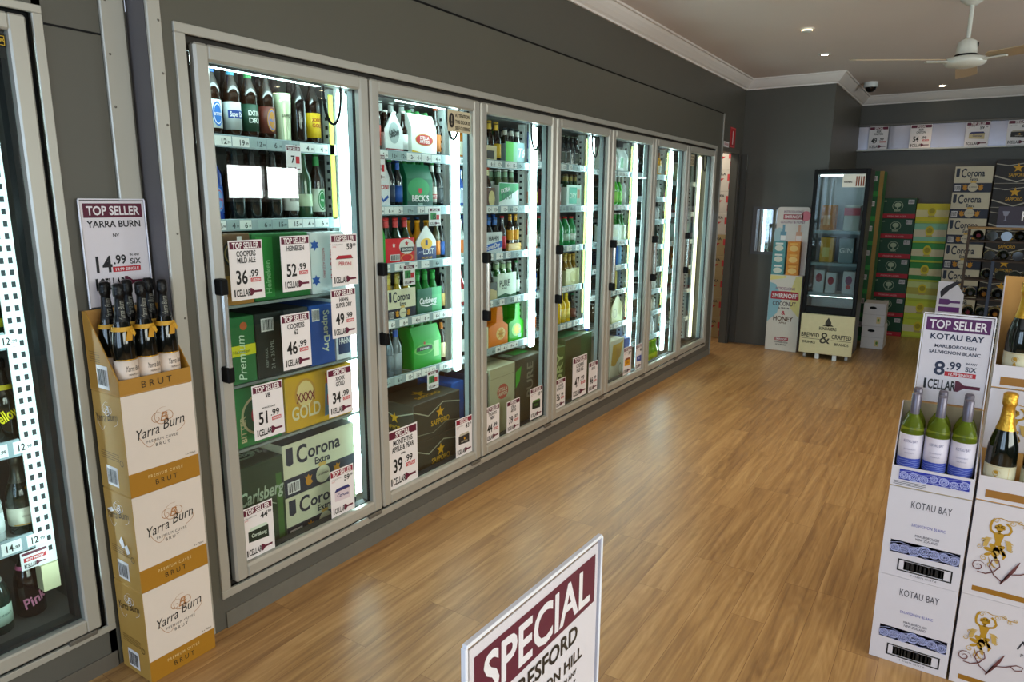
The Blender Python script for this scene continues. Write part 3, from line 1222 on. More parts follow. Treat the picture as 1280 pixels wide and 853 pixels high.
# rows of cartons in bay 1
def cz(z):
    return z - .001
def f_peroni(p, w, h):
    p.rect(0, 0, w, h, C('e4e8ea'), 1)
    p.text('PERONI', w * .56, h * .52, w * .24, RED, 'b', rot=-math.pi / 2, maxw=h * .6, l=3)
    p.text('NASTRO AZZURRO', w * .33, h * .5, w * .06, RED, 'r', rot=-math.pi / 2, maxw=h * .5, l=3)
    for a, c in ((.12, .22), (.85, .78), (.12, .8), (.82, .18)):
        p.star(w * a, h * c, w * .13, C('2b55a8'), 2, 6, .55)
carton((-.21, 1.506, cz(1.156)), 'brown ale carton standing on end, upper carton row behind nearest glass door', .136, .24, .254, '6a4a2c',
       front=lambda p, w, h: (p.ell(w * .5, h * .72, w * .36, w * .36, C('2c2118'), 1, 24), p.ell(w * .5, h * .72, w * .3, w * .3, C('9a7a46'), 2, 24, inner=.85),
                              p.rect(0, 0, w, h * .42, C('a8722c'), 1), p.text('MILD ALE  AUST', w * .62, h * .05, w * .13, C('e0c89a'), 'b', 'l', rot=math.pi / 2, maxw=h * .5), p.rect(w * .6, h * .82, w * .14, h * .14, WHITE, 2)))
carton((-.21, 1.71, cz(1.156)), 'large green carton behind the 36.99 and 52.99 price cards', .258, .24, .25, '1e6a2c',
       front=lambda p, w, h: (p.rect(w * .06, h * .05, w * .28, h * .9, C('2f8a3a'), 1), p.text('Heineken', w * .28, h * .1, w * .09, C('8fc890'), 'b', 'l', rot=math.pi / 2), p.star(w * .7, h * .6, w * .1, RED, 2)))
carton((-.21, 1.938, cz(1.156)), 'white carton with blue ribbons and sideways red lettering', .18, .24, .245, 'e4e8ea', front=f_peroni)
carton((-.21, 1.505, cz(.86)), 'green carton banded with yellow tape, below the brown ale carton', .124, .24, .25, '1f6a34',
       front=lambda p, w, h: (p.rect(0, h * .42, w, h * .16, C('d8d21e'), 1), p.text('Premium', w * .62, h * .04, w * .26, C('cfe4cc'), 'r', 'l', rot=math.pi / 2, shear=.2, maxw=h * .9, l=3),
                              p.text('Heineken', w * .5, h * .46, h * .05, C('3a5a1a'), 'r', maxw=w * .8, l=3), p.ell(w * .62, h * .86, w * .12, w * .12, C('b85a2a'), 2)))
carton((-.21, 1.633, cz(.86)), 'near black carton standing on end beside the green taped carton', .124, .24, .25, '1d2420',
       front=lambda p, w, h: (p.barcode(w * .2, h * .72, w * .45, h * .2, rnd), p.text('24 x 355ML', w * .62, h * .12, w * .13, C('aab4aa'), 'r', 'l', rot=math.pi / 2, maxw=h * .5),
                              p.text('KEEP COOL', w * .38, h * .16, w * .08, C('aab4aa'), 'r', 'l', rot=math.pi / 2, maxw=h * .4)))
carton((-.21, 1.760, cz(.86)), 'dark grey carton behind the 46.99 price card', .12, .24, .25, '33383a',
       front=lambda p, w, h: (p.rect(0, h * .2, w, h * .3, C('20262a'), 1), p.text('62', w * .5, h * .3, h * .12, C('c0a060'))))
carton((-.21, 1.890, cz(.86)), 'blue carton with sideways cream lettering, middle carton row', .13, .24, .25, '1a4a9a',
       front=lambda p, w, h: (p.text('SuperDry', w * .55, h * .9, w * .24, C('d8dcc0'), 'b', 'l', rot=-math.pi / 2, maxw=h * .75), p.barcode(w * .1, h * .74, w * .3, h * .2, rnd)))
carton((-.21, 2.005, cz(.86)), 'white and navy carton at the right end of middle carton row', .085, .24, .245, 'e2e6ea',
       front=lambda p, w, h: (p.rect(w * .1, h * .1, w * .8, h * .45, C('1c2f5c'), 1), p.text('N', w * .5, h * .62, h * .2, C('1c2f5c')), p.text('HAHN', w * .5, h * .28, h * .1, WHITE, maxw=w * .7)))
def f_vb(p, w, h):
    p.ell(w * .62, h * .5, h * .40, h * .36, C('d8c89a'), 1, 28); p.ell(w * .62, h * .5, h * .36, h * .32, C('155a2a'), 2, 28)
    p.ell(w * .62, h * .5, h * .22, h * .2, RED, 3, 24); p.text('VB', w * .62, h * .42, h * .16, WHITE, 'b', l=4)
    p.text('BITTER', w * .28, h * .3, h * .1, C('d8c89a'), 'b', rot=math.pi / 2, maxw=h * .5, l=3); p.barcode(w * .03, h * .6, w * .08, h * .25, rnd)
carton((-.215, 1.553, cz(.612)), 'green beer carton with red round emblem behind the 51.99 card', .225, .24, .232, '1c7a38', front=f_vb)
def f_gold(p, w, h):
    p.ell(w * .28, h * .62, w * .15, h * .3, C('c8963a'), 1, 24); p.ell(w * .28, h * .64, w * .12, h * .24, C('e8d090'), 2, 24)
    p.text('XXXX', w * .28, h * .5, h * .17, C('7a1c1c'), 'b', maxw=w * .26, l=4); p.text('GOLD', w * .28, h * .2, h * .24, C('e8dcb0'), 'b', maxw=w * .42, l=4)
    p.poly([(w * .55, h * .1), (w * .75, h * .14), (w * .92, h * .3), (w * .9, h * .8), (w * .58, h * .72)], C('5a8ab0'), 1)
    p.text('WIN', w * .7, h * .66, h * .26, RED, 'b', maxw=w * .24, l=4); p.rect(w * .6, h * .3, w * .12, h * .2, C('c83a2a'), 2); p.rect(w * .76, h * .28, w * .1, h * .24, C('8aa0b0'), 2)
carton((-.215, 1.866, cz(.612)), 'yellow beer carton lettered in red and cream behind nearest glass door', .355, .24, .225, 'd8a81a', front=f_gold)
def f_corona(p, w, h, cream='d9d6b8'):
    p.rect(0, h * .36, w, h * .64, C(cream), 1); p.rect(0, 0, w, h * .36, C('23283a'), 1)
    p.poly([(w * .04, h * .62), (w * .085, h * .58), (w * .13, h * .62), (w * .13, h * .93), (w * .04, h * .93)], C('2a3040'), 2)
    p.text('C', w * .245, h * .58, h * .34, C('23283a'), 'b', maxw=w * .15, l=3); p.text('orona', w * .325, h * .62, h * .25, C('23283a'), 'b', 'l', maxw=w * .46, l=3)
    p.text('Extra', w * .52, h * .44, h * .13, C('23283a'), 'b', maxw=w * .22, l=3)
    p.ell(w * .52, h * .2, h * .17, h * .17, C(cream), 3, 22); p.text('LA CERVEZA', w * .52, h * .19, h * .035, C('23283a'), 'b', maxw=h * .26, l=4)
    p.ell(w * .52, h * .4, h * .1, h * .05, C('d8b05a'), 2, 14)
    for sgn, a in ((-1, .33), (1, .71)):
        q = [(0, -.11), (.05, -.1), (.09, -.02), (.07, .03), (.1, .1), (.05, .07), (.02, .12), (-.01, .06), (-.06, .08), (-.03, .0), (-.07, -.06)]
        p.poly([(w * a + sgn * x * h * 1.1, h * .19 + y * h) for x, y in (q if sgn > 0 else reversed(q))], C('c98a1c'), 3)
    p.barcode(w * .04, h * .06, w * .16, h * .22, rnd, 2)
def t_corona(p, w, h):
    p.rect(0, 0, w, h, C('3a3f3c'), 1); p.text('Extra', w * .5, h * .3, h * .3, C('8a8f80'), 'b', maxw=w * .5)
carton((-.235, 1.862, .332), 'white and navy crown carton on top of its twin, floor of the nearest glass door', .385, .25, .226, 'd9d6b8', front=f_corona, top=t_corona)
carton((-.235, 1.862, .130), 'white and navy crown carton underneath its twin, floor of the nearest glass door', .385, .25, .20, 'd9d6b8', front=f_corona)
def f_carls(p, w, h):
    p.text('Carlsberg', w * .5, h * .62, h * .13, C('a8b8a0'), 'b', maxw=w * .9, shear=.2); p.ribbon([(w * .12, h * .58), (w * .4, h * .55), (w * .6, h * .58), (w * .8, h * .52)], h * .02, C('a8b8a0'), 2, True)
    p.rect(w * .82, h * .08, w * .12, h * .75, C('3f6a2a'), 1)
carton((-.225, 1.552, .130), 'tall dark green carton behind the 44.99 picture card', .225, .25, .40, '253a22', front=f_carls,
       top=lambda p, w, h: (p.ell(w * .5, h * .5, w * .3, h * .2, C('9ab090'), 1, 20, inner=.7), p.text('Carlsberg', w * .5, h * .42, h * .15, C('c8d8c0'), 'b', maxw=w * .8)))

# ---------------- bay 2
def P_(i, k, y, look, *a, x=None, **kw):
    d = kw.get('d', .12)
    return pack((-.19 - d / 2 if x is None else x, y, zs(i, k)), on(i, k, look), *a, **kw)
def B_(i, k, y, look, kind, r, h, glass, lab, cap, neck=None, x=None, **kw):
    return bottle((-.19 - r if x is None else x, y, zs(i, k)), on(i, k, look), 'bottle', kind, r, h, glass, lab, cap, neck, **kw)
def txt(lines, col='141414', wt='b', shear=0.0):
    def f(p, w, h):
        for t, a, b_, s in lines:
            p.text(t, w * a, h * b_, h * s, C(col), wt, maxw=w * .86, shear=shear)
    return f
def f_stella(p, w, h):
    p.ell(w * .5, h * .36, w * .36, h * .13, C('b8892f'), 1, 26); p.ell(w * .5, h * .36, w * .33, h * .115, C('c02a2a'), 2, 26)
    p.text('STELLA', w * .5, h * .37, h * .07, WHITE, maxw=w * .55, l=3); p.text('ARTOIS', w * .5, h * .285, h * .07, WHITE, maxw=w * .55, l=3)
    p.poly([(0, 0), (w, 0), (w, h * .02), (w * .5, h * .06), (0, h * .12)], C('d8b02a'), 1)
def f_pent(p, w, h):
    p.ell(w * .5, h * .5, w * .3, h * .26, C('a8b4b4'), 1, 22); p.ribbon([(w * .3, h * .36), (w * .45, h * .6), (w * .5, h * .4), (w * .7, h * .55)], w * .04, C('4a5456'), 3)
    p.text('Hahn', w * .5, h * .42, h * .16, C('2a3234'), 'b', maxw=w * .6, shear=.25, rot=.3, l=4); p.rect(0, 0, w, h * .12, C('8a2430'), 1); p.text('SUPER DRY 3.5', w * .5, h * .025, h * .06, WHITE, maxw=w * .85, l=3)
P_(1, 0, 2.458, 'white gabled six pack with silver script', 'peak', .118, .185, 'e0e6e4', f_pent, glass='2a1a10', cap='c8c8c0', bh=.19, nb=2)
B_(1, 0, 2.545, 'small dark bottle with white label', 'stub', .022, .2, BROWN, 'e8ecec', 'c8c8c0')
P_(1, 0, 2.672, 'white six pack with red oval emblem', 'wrap', .185, .212, 'e8ece4', f_stella, cap='2e7a3a')
B_(1, 0, 2.36, 'dark bottle with pale neck, end of row', 'long', .03, .26, BROWN, 'b8402a', 'd8d8d0', 'd8dcd8')
B_(1, 0, 2.79, 'dark bottle with orange label', 'long', .028, .24, BROWN, 'b86a2a', '8a3a20')
back_row(1, 0, -.37, [2.32 + .078 * k for k in range(7)], 'long', .034, .265, BROWN, 'd8dcd8', None, 'd8dcd8', 'pale capped dark')
P_(1, 1, 2.362, 'white six pack with blue ribbon swirls', 'wrap', .112, .225, 'e4e8ec', lambda p, w, h: (p.text('PERONI', w * .5, h * .38, h * .09, RED, maxw=w * .85), p.star(w * .3, h * .58, w * .16, C('2b55a8'), 1, 6, .5), p.ribbon([(w * .1, h * .2), (w * .4, h * .28), (w * .6, h * .14), (w * .9, h * .24)], h * .06, C('2b55a8'), 2)), cap='d8d8d0', nb=2)
B_(1, 1, 2.445, 'slim dark bottle with green cap', 'long', .024, .225, '14181c', '303a50', '2e8a46')
B_(1, 1, 2.497, 'dark bottle with blue label', 'long', .024, .225, '14181c', '2c5ab0', '1c3a80', '2c5ab0')
def f_becks(p, w, h):
    p.ell(w * .45, h * .42, w * .42, h * .22, C('2f9a5a'), 1, 24); p.poly([(w * .43, h * .42), (w * .57, h * .42), (w * .57, h * .34), (w * .5, h * .29), (w * .43, h * .34)], RED, 3)
    p.rect(0, 0, w, h * .16, C('1a4a40'), 1); p.text("BECK'S", w * .5, h * .14, h * .13, WHITE, maxw=w * .85, l=3); p.text('BEER', w * .5, h * .05, h * .05, C('a8c8b8'), l=3)
P_(1, 1, 2.633, 'deep green six pack lettered in white', 'wrap', .19, .225, '136a48', f_becks, cap='2e8a46')
B_(1, 1, 2.752, 'green bottle with red and white label', 'long', .024, .225, DGREEN, 'd8d0c8', '2e8a46', 'd8dcd8', deco=d_band('c02a2a', 'BECKS', z=.2, hh=.1), dkey='bk')
B_(1, 1, 2.806, 'dark bottle with silver neck band', 'long', .024, .22, '14181c', '4a5054', 'b8c0c0', 'b8c0c0')
back_row(1, 1, -.37, [2.32 + .078 * k for k in range(7)], 'long', .032, .225, '101416', '3a5a8a', None, '3a5a9a', 'blue necked dark')
P_(1, 2, 2.343, 'green carton pack with white round badge', 'wrap', .07, .215, '2a9a34', lambda p, w, h: p.ell(w * .4, h * .42, w * .34, h * .16, WHITE, 1), cap='2a9a34', nb=1)
def f_bint(p, w, h):
    p.ell(w * .72, h * .66, w * .26, h * .3, C('e8e4e0'), 1, 24); p.star(w * .72, h * .78, h * .13, RED, 2)
    p.rect(w * .5, h * .46, w * .46, h * .18, C('2a2f33'), 2); p.text('BINTANG', w * .73, h * .5, h * .1, WHITE, maxw=w * .4, l=4)
    p.barcode(w * .16, h * .14, w * .32, h * .24, rnd, 1); p.star(w * .28, h * .74, h * .1, WHITE, 1, 5, .5); p.ell(w * .72, h * .22, w * .22, h * .16, C('e88a4a'), 1, 20, inner=.8)
P_(1, 2, 2.48, 'red six pack with white star emblem', 'basket', .205, .122, 'd8202a', f_bint, glass='15321c', cap='c03030', neck='c83a3a')
def f_lost(p, w, h):
    p.rect(0, 0, w, h * .42, C('24306a'), 1); p.ell(w * .5, h * .5, w * .3, h * .16, C('e8b02a'), 2, 22); p.rect(w * .44, h * .45, w * .12, h * .16, C('24306a'), 3)
    p.text('LOST', w * .58, h * .2, h * .16, WHITE, maxw=w * .55, l=4); p.text('LAGER', w * .2, h * .24, h * .06, C('a8b4d8'), maxw=w * .3, l=4); p.text('PACIFIC ALE', w * .5, h * .07, h * .06, C('d8a83a'), maxw=w * .7, l=4)
P_(1, 2, 2.673, 'white and navy gabled six pack with sun emblem', 'peak', .15, .175, 'e6e6e2', f_lost, glass='c8860e', cap='e0a020', bh=.2, nb=2)
B_(1, 2, 2.775, 'tall clear bottle with orange label', 'long', .022, .215, '4a4a34', 'd87a1c', 'd8d8d0')
B_(1, 2, 2.812, 'dark bottle with blue sleeve', 'long', .02, .2, '101416', '2a55a0', '20262a')
back_row(1, 2, -.37, [2.34 + .078 * k for k in range(7)], 'long', .032, .215, '101a2a', '3a5a8a', None, '3a5a9a', 'blue necked dark')
P_(1, 3, 2.482, 'white and navy crown six pack', 'basket', .2, .148, 'd9d6b8', f_corona, glass='b8982a', cap='c8b060', neck='c8b45a')
P_(1, 3, 2.69, 'dark green six pack with white script', 'basket', .19, .132, '1c5a40', lambda p, w, h: (p.rect(w * .6, 0, w * .4, h, C('3f9a60'), 1), p.text('Carlsberg', w * .42, h * .42, h * .22, WHITE, maxw=w * .7, shear=.2, l=3), p.ribbon([(w * .12, h * .36), (w * .4, h * .3), (w * .6, h * .36), (w * .8, h * .28)], h * .05, WHITE, 3, True)), glass='1f7a30', cap='2e9a40', neck='2e9a40')
P_(1, 3, 2.345, 'green six pack beside the crown pack', 'basket', .075, .14, '2f9a3c', None, glass='2a4a20', cap='2e9a40', nb=1)
B_(1, 3, 2.808, 'dark bottle with tan label', 'long', .02, .2, '101416', 'b89a5a', '20262a')
back_row(1, 3, -.37, [2.34 + .078 * k for k in range(7)], 'long', .032, .215, '14221a', '3a8a4a', None, '3a8a4a', 'green necked dark')
P_(1, 4, 2.335, 'blue pack at the end of row', 'basket', .055, .125, '2a7ac0', lambda p, w, h: p.rect(w * .3, h * .4, w * .5, h * .5, WHITE, 1), glass='8a9a9a', cap='3a6ac0', nb=1)
B_(1, 4, 2.402, 'slim clear bottle beside blue pack', 'long', .022, .235, '5a6a74', '6a7a84', '20304a')
B_(1, 4, 2.458, 'clear spirit bottle with blue collar', 'long', .029, .24, '66757c', '90a0aa', '1c1f24', '2a55b0')
def f_hein(p, w, h):
    p.star(w * .38, h * .56, h * .05, RED, 3); p.rect(w * .1, h * .40, w * .56, h * .09, C('14301c'), 2); p.text('Heineken', w * .38, h * .42, h * .055, WHITE, maxw=w * .52, l=3)
    p.ell(w * .38, h * .42, w * .36, h * .12, C('7ac060'), 1, 24, inner=.85); p.rect(w * .72, h * .2, w * .2, h * .36, C('a8d890'), 1)
P_(1, 4, 2.668, 'bright green six pack with red star', 'wrap', .215, .232, '1f9a2c', f_hein, cap='2e8a3a')
B_(1, 4, 2.525, 'dark green bottle beside the red star pack', 'long', .026, .225, DGREEN, '1a4a2a', '2e8a46', x=-.27)
B_(1, 4, 2.806, 'bottle with orange neck label', 'long', .022, .23, '2a1810', 'e0c8a0', '2a1810', 'd87a2a')
back_row(1, 4, -.37, [2.34 + .078 * k for k in range(7)], 'long', .032, .235, '0f2416', '2e6a3a', None, None, 'dark green')
def f_sap(p, w, h):
    p.ribbon([(0, h * .82), (w * .3, h * .6), (w * .62, h * .84), (w, h * .7)], h * .03, C('a8a894'), 1); p.ribbon([(0, h * .2), (w * .4, h * .12), (w * .7, h * .3), (w, h * .2)], h * .02, C('8a8a78'), 1)
    p.star(w * .55, h * .6, h * .17, C('d8a01c'), 3); p.text('SAPPORO', w * .55, h * .3, h * .14, C('c89a2a'), maxw=w * .4, l=3)
def s_sap(p, w, h):
    p.ribbon([(0, h * .85), (w * .5, h * .62), (w, h * .8)], h * .03, C('a8a894'), 1); p.star(w * .5, h * .6, h * .15, C('d8a01c'), 3); p.text('SAPPORO', w * .5, h * .3, h * .1, C('c89a2a'), maxw=w * .6, l=3)
carton((-.225, 2.632, .1285), 'charcoal carton with gold star, under its twin behind the second glass door', .375, .25, .203, '3f3a30', front=f_sap, side=s_sap)
carton((-.225, 2.632, .3325), 'charcoal carton with gold star, on top of its twin behind the second glass door', .375, .25, .203, '3f3a30', front=f_sap, side=s_sap,
       top=lambda p, w, d: (p.star(w * .5, d * .5, d * .2, C('d8a01c'), 2), p.text('SAPPORO', w * .5, d * .2, d * .12, C('c89a2a'), maxw=w * .5)))
carton((-.3, 2.355, .1285), 'small dark carton tucked beside the black star cartons', .14, .2, .26, '4a4638', front=lambda p, w, h: p.star(w * .5, h * .5, w * .2, C('b88a1c'), 2))
carton((-.3, 2.90, .1285), 'blue carton half hidden past the black star cartons', .11, .25, .42, '1f5ab0', front=lambda p, w, h: p.text('SUPER DRY', w * .55, h * .1, w * .3, WHITE, 'b', 'l', rot=math.pi / 2, maxw=h * .8))

# ---------------- bay 3
P_(2, 0, 3.235, 'cream sided carrier of dark bottles', 'basket', .12, .09, 'd8c89a', lambda p, w, h: p.rect(w * .2, h * .2, w * .6, h * .5, C('3a2a1c'), 1), glass=BROWN, cap='c8a030', neck='d8b02a', nb=2, bh=.225)
B_(2, 0, 3.329, 'dark bottle with yellow label', 'stub', .03, .225, BROWN, 'd8b02a', 'c8a030', 'd8b02a')
def f_zz(p, w, h):
    p.rect(0, 0, w * .4, h, C('58c83a'), 1); p.rect(w * .4, 0, w * .2, h, C('8ac8a0'), 1); p.text('T6', w * .8, h * .35, h * .4, WHITE, shear=.3, l=3)
P_(2, 0, 3.487, 'grey green six pack of dark bottles', 'basket', .2, .125, '8aa4a8', f_zz, glass='2a1a10', cap='30343a', neck='c8c8c0', bh=.2)
B_(2, 0, 3.375, 'green bottle between packs', 'stub', .024, .21, '1f7a30', '3fa04a', '2e9a40', x=-.32)
back_row(2, 0, -.37, [3.13 + .078 * k for k in range(6)], 'long', .032, .215, BROWN, '2a2a2a', None, '2e6a3a')
P_(2, 1, 3.205, 'brown six pack with cream diamonds', 'basket', .15, .11, '5a3422', lambda p, w, h: (p.ell(w * .25, h * .45, w * .2, h * .4, C('d8c88a'), 1), p.ell(w * .78, h * .45, w * .2, h * .4, C('d8c88a'), 1)), glass='2a150c', cap='b84a2a', neck='d8d0a0', nb=2, bh=.22)
def f_dry(p, w, h):
    p.poly([(0, h * .2), (w, h * .75), (w, h * .98), (0, h * .98)], C('2f9a5a'), 1); p.text('EXTRA', w * .3, h * .62, h * .17, WHITE, shear=.2, rot=.2, l=3, maxw=w * .45); p.text('DRY', w * .4, h * .34, h * .3, C('1c6a4a'), shear=.2, rot=.1, l=3)
P_(2, 1, 3.425, 'white and green slanted lettering six pack', 'basket', .205, .14, 'dfe8e4', f_dry, glass='5a6a4a', cap='c8d0c8', neck='8ab090')
back_row(2, 1, -.37, [3.13 + .078 * k for k in range(6)], 'long', .032, .215, '14120f', '2a3a2a', None, '3a5a30')
def f_sd(p, w, h):
    p.poly([(0, h * .1), (w, h * .3), (w, h * .6), (0, h * .4)], C('1f5ab8'), 2); p.text('SuperDry', w * .5, h * .26, h * .2, WHITE, shear=.2, rot=.13, maxw=w * .85, l=3); p.text('HAHN', w * .55, h * .62, h * .2, C('22282c'), maxw=w * .6, l=3)
P_(2, 2, 3.257, 'white six pack with blue sash', 'basket', .195, .125, 'd4dce0', f_sd, glass='141414', cap='3a6ab0', neck='3a6ab0', bh=.205)
B_(2, 2, 3.386, 'dark bottle with red label', 'stub', .026, .215, '2a120c', 'c02a3a', 'c02a3a')
P_(2, 2, 3.49, 'arched carrier holding two amber labelled bottles', 'arch', .14, .15, 'c89a4a', None, glass='2a1a0c', cap='d8a02a', neck='e0a82a', bl='e0a020', bh=.17)
back_row(2, 2, -.37, [3.13 + .078 * k for k in range(6)], 'long', .032, .22, '0f1624', '2a55a8', None, '2a55a8', 'blue necked dark')
P_(2, 3, 3.228, 'grey and cream low carrier', 'basket', .145, .105, 'c8b88a', lambda p, w, h: p.poly([(0, h * .5), (w * .5, h * .7), (w, h * .5), (w, h), (0, h)], C('5a5f5f'), 1), glass='14120f', cap='2a2a2a', nb=2)
P_(2, 3, 3.408, 'pale mint six pack of green bottles', 'basket', .2, .15, 'd4e4d4', lambda p, w, h: (p.text('PURE', w * .36, h * .48, h * .26, C('26382c'), maxw=w * .55), p.text('BLONDE', w * .36, h * .38, h * .06, C('26382c')), p.poly([(0, 0), (w, 0), (w, h * .16), (w * .7, h * .1), (w * .4, h * .2), (0, h * .12)], C('2a5a3a'), 1)), glass='2f6a2a', cap='d0d8d0', neck='b8d8a8')
B_(2, 3, 3.54, 'green bottle with white label', 'stub', .026, .215, '16381c', 'dfe4dc', '2e6a3a')
back_row(2, 3, -.37, [3.13 + .078 * k for k in range(6)], 'long', .032, .215, '122014', '2e6a3a')
P_(2, 4, 3.318, 'orange square shouldered handle carton', 'tower', .2, .235, 'e27a00', lambda p, w, h: (p.ell(w * .62, h * .3, w * .24, h * .16, C('f0d88a'), 1), p.star(w * .62, h * .3, w * .2, C('d8a020'), 2, 8, .5), p.text('SUN', w * .62, h * .27, h * .06, C('8a4a0c'), l=4)))
P_(2, 4, 3.515, 'green square shouldered handle carton', 'tower', .165, .232, '2fa81c', lambda p, w, h: (p.ell(w * .5, h * .3, w * .32, h * .17, C('a8e888'), 1), p.star(w * .5, h * .3, w * .26, C('e8e85a'), 2, 8, .5), p.rect(w * .62, h * .06, w * .2, h * .12, C('a8d8c0'), 1)))
P_(2, 4, 3.175, 'pale cream pack at the end of row', 'basket', .075, .13, 'd8d8b0', None, glass='14120f', cap='2a2a2a', nb=1)
back_row(2, 4, -.37, [3.13 + .078 * k for k in range(6)], 'long', .032, .24, '101a12', '1c2a1c')
carton((-.23, 3.045, .1285), 'navy carton behind the 44.99 white price card, third glass door from pillar', .10, .24, .44, '2a3550', front=lambda p, w, h: p.text('NEW', w * .6, h * .2, w * .5, C('7a86a0'), 'b', 'l', rot=math.pi / 2))
carton((-.225, 3.232, .1285), 'cream carton with red oval emblem on grey carton, third glass door', .265, .25, .455, 'b0b092', front=lambda p, w, h: (p.ell(w * .5, h * .66, w * .22, h * .1, C('b8564a'), 1), p.text('STELLA', w * .5, h * .67, h * .045, C('d8d0b8'), maxw=w * .34, l=3), p.text('ARTOIS', w * .5, h * .61, h * .045, C('d8d0b8'), maxw=w * .34, l=3), p.rect(0, h * .86, w, h * .006, C('8a8a70'), 1)),
       top=lambda p, w, d: p.rect(w * .1, d * .45, w * .8, d * .1, C('8f9078'), 1))
carton((-.235, 3.53, .1285), 'large grey brown carton with sideways pale lettering, third glass door', .315, .27, .46, '4a4434', front=lambda p, w, h: (p.text('PURE', w * .62, h * .42, w * .22, C('8a8674'), 'b', 'l', rot=math.pi / 2), p.poly([(0, h * .84), (w * .2, h * .9), (w * .14, h * .7), (0, h * .62)], C('3aa02a'), 1)),
       top=lambda p, w, d: (p.rect(w * .35, d * .3, w * .5, d * .3, C('3aa84a'), 1), p.rect(w * .1, d * .3, w * .2, d * .3, C('b0c8b0'), 1)))

# ---------------- bay 4
for k, y in enumerate((3.98, 4.045, 4.11, 4.175, 4.24, 4.30)):
    plain_bottle((-.225, y, zs(3, 0)), 'dark bottle in front row of six, top shelf, fourth glass door from pillar', 'bottle', 'front row of dark bottles, fourth glass door', 'stub', .029, .2, '1a1a14', ('3a3a30', None, '4a5044')[k % 3], '5a6054')
back_row(3, 0, -.31, [3.95 + .078 * k for k in range(5)], 'long', .032, .215, '14120f', '2a2a2a')
P_(3, 1, 3.985, 'maroon six pack with white circles', 'basket', .12, .13, '8a2a2a', lambda p, w, h: (p.ell(w * .25, h * .5, w * .2, h * .36, WHITE, 1), p.ell(w * .78, h * .5, w * .2, h * .36, WHITE, 1), p.ell(w * .78, h * .5, w * .12, h * .2, RED, 2)), glass='3a1a10', cap='a03a2a', nb=2)
P_(3, 1, 4.225, 'white and aqua six pack, green necks', 'basket', .2, .145, 'd0e8e0', lambda p, w, h: (p.rect(w * .15, h * .15, w * .55, h * .75, C('3aa88a'), 1), p.rect(w * .72, h * .4, w * .2, h * .4, C('e0a890'), 1), p.text('DRY', w * .42, h * .4, h * .24, C('c8f0e0'), l=3)), glass='14401c', cap='4a3a1a', neck='8a7a30')
back_row(3, 1, -.37, [3.95 + .078 * k for k in range(5)], 'long', .032, .22, '2a1810', '7a5a2a')
for k, y in enumerate((4.09, 4.18, 4.27)):
    bottle((-.235, y, zs(3, 2)), ['big green bottle with red cap, beside blue bottle', 'big green bottle with red cap, middle of three', 'big green bottle with red cap and white label'][k] + ', third shelf, fourth glass door', 'bottle', 'pet', .04, .2, '1f8a4a', [None, 'b8d8c8', 'd8e4dc'][k], 'c02a2a', lz=(.2, .42))
B_(3, 2, 3.99, 'blue bottle at the start of row', 'pet', .035, .2, '1f4ab0', '3a6ad0', 'd8d8d8')
back_row(3, 2, -.35, [3.95 + .08 * k for k in range(5)], 'pet', .036, .205, '14603a', 'c02a2a', None, None, 'red capped green')
P_(3, 3, 4.232, 'cream carrier of gold necked bottles', 'basket', .19, .12, 'd4d09a', lambda p, w, h: p.ell(w * .5, h * .5, w * .2, h * .34, C('b8b070'), 1), glass='8a6a14', cap='c8a84a', neck='c8a84a')
B_(3, 3, 4.07, 'dark bottle beside cream carrier', 'stub', .026, .21, '1c2430', '3a4a6a', '2a2a2a')
B_(3, 3, 4.01, 'dark bottle with white label', 'stub', .026, .21, '1c2430', 'd8d8d8', '2a2a2a')
back_row(3, 3, -.37, [3.95 + .078 * k for k in range(5)], 'long', .032, .2, '2a1c0c', '8a6a2a')
for k, y in enumerate((4.085, 4.15, 4.215)):
    bottle((-.23, y, zs(3, 4)), ['yellow bottle beside the tan bottle', 'yellow bottle, middle of three', 'yellow bottle, last of three'][k] + ', bottom shelf, fourth glass door', 'bottle', 'wine', .032, .205, 'e0b80c', None if k == 0 else 'e8d060', 'e8c830')
B_(3, 4, 4.01, 'tan labelled bottle', 'stub', .03, .19, '5a4a3a', 'b8a890', '8a7a6a')
B_(3, 4, 4.29, 'dark bottle past the yellow bottles', 'stub', .03, .19, '2a2014', '6a3a2a', '2a5a3a')
carton((-.22, 3.92, .1285), 'olive green carton lettered sideways, fourth glass door from pillar', .13, .24, .45, '5a6a34', front=lambda p, w, h: p.text('DRY', w * .75, h * .4, w * .62, C('b8c88a'), 'b', 'l', rot=math.pi / 2))
carton((-.235, 4.19, .1285), 'large green brown carton behind the 47.99 card', .39, .26, .48, '4a4c28', front=lambda p, w, h: (p.rect(w * .58, h * .1, w * .42, h * .9, C('3a5a2a'), 1), p.ell(w * .3, h * .62, w * .12, w * .12, C('6a6a40'), 2, 20, inner=.8), p.text('PALE', w * .8, h * .45, h * .07, C('c87a2a'), 'b', rot=math.pi / 2, l=3)),
       top=lambda p, w, d: (p.rect(w * .1, d * .2, w * .7, d * .5, C('3f8a5a'), 1),))
carton((-.6, 4.1, .1285), 'green carton at the back of cooler floor, fourth glass door', .5, .25, .50, '2f6a44')

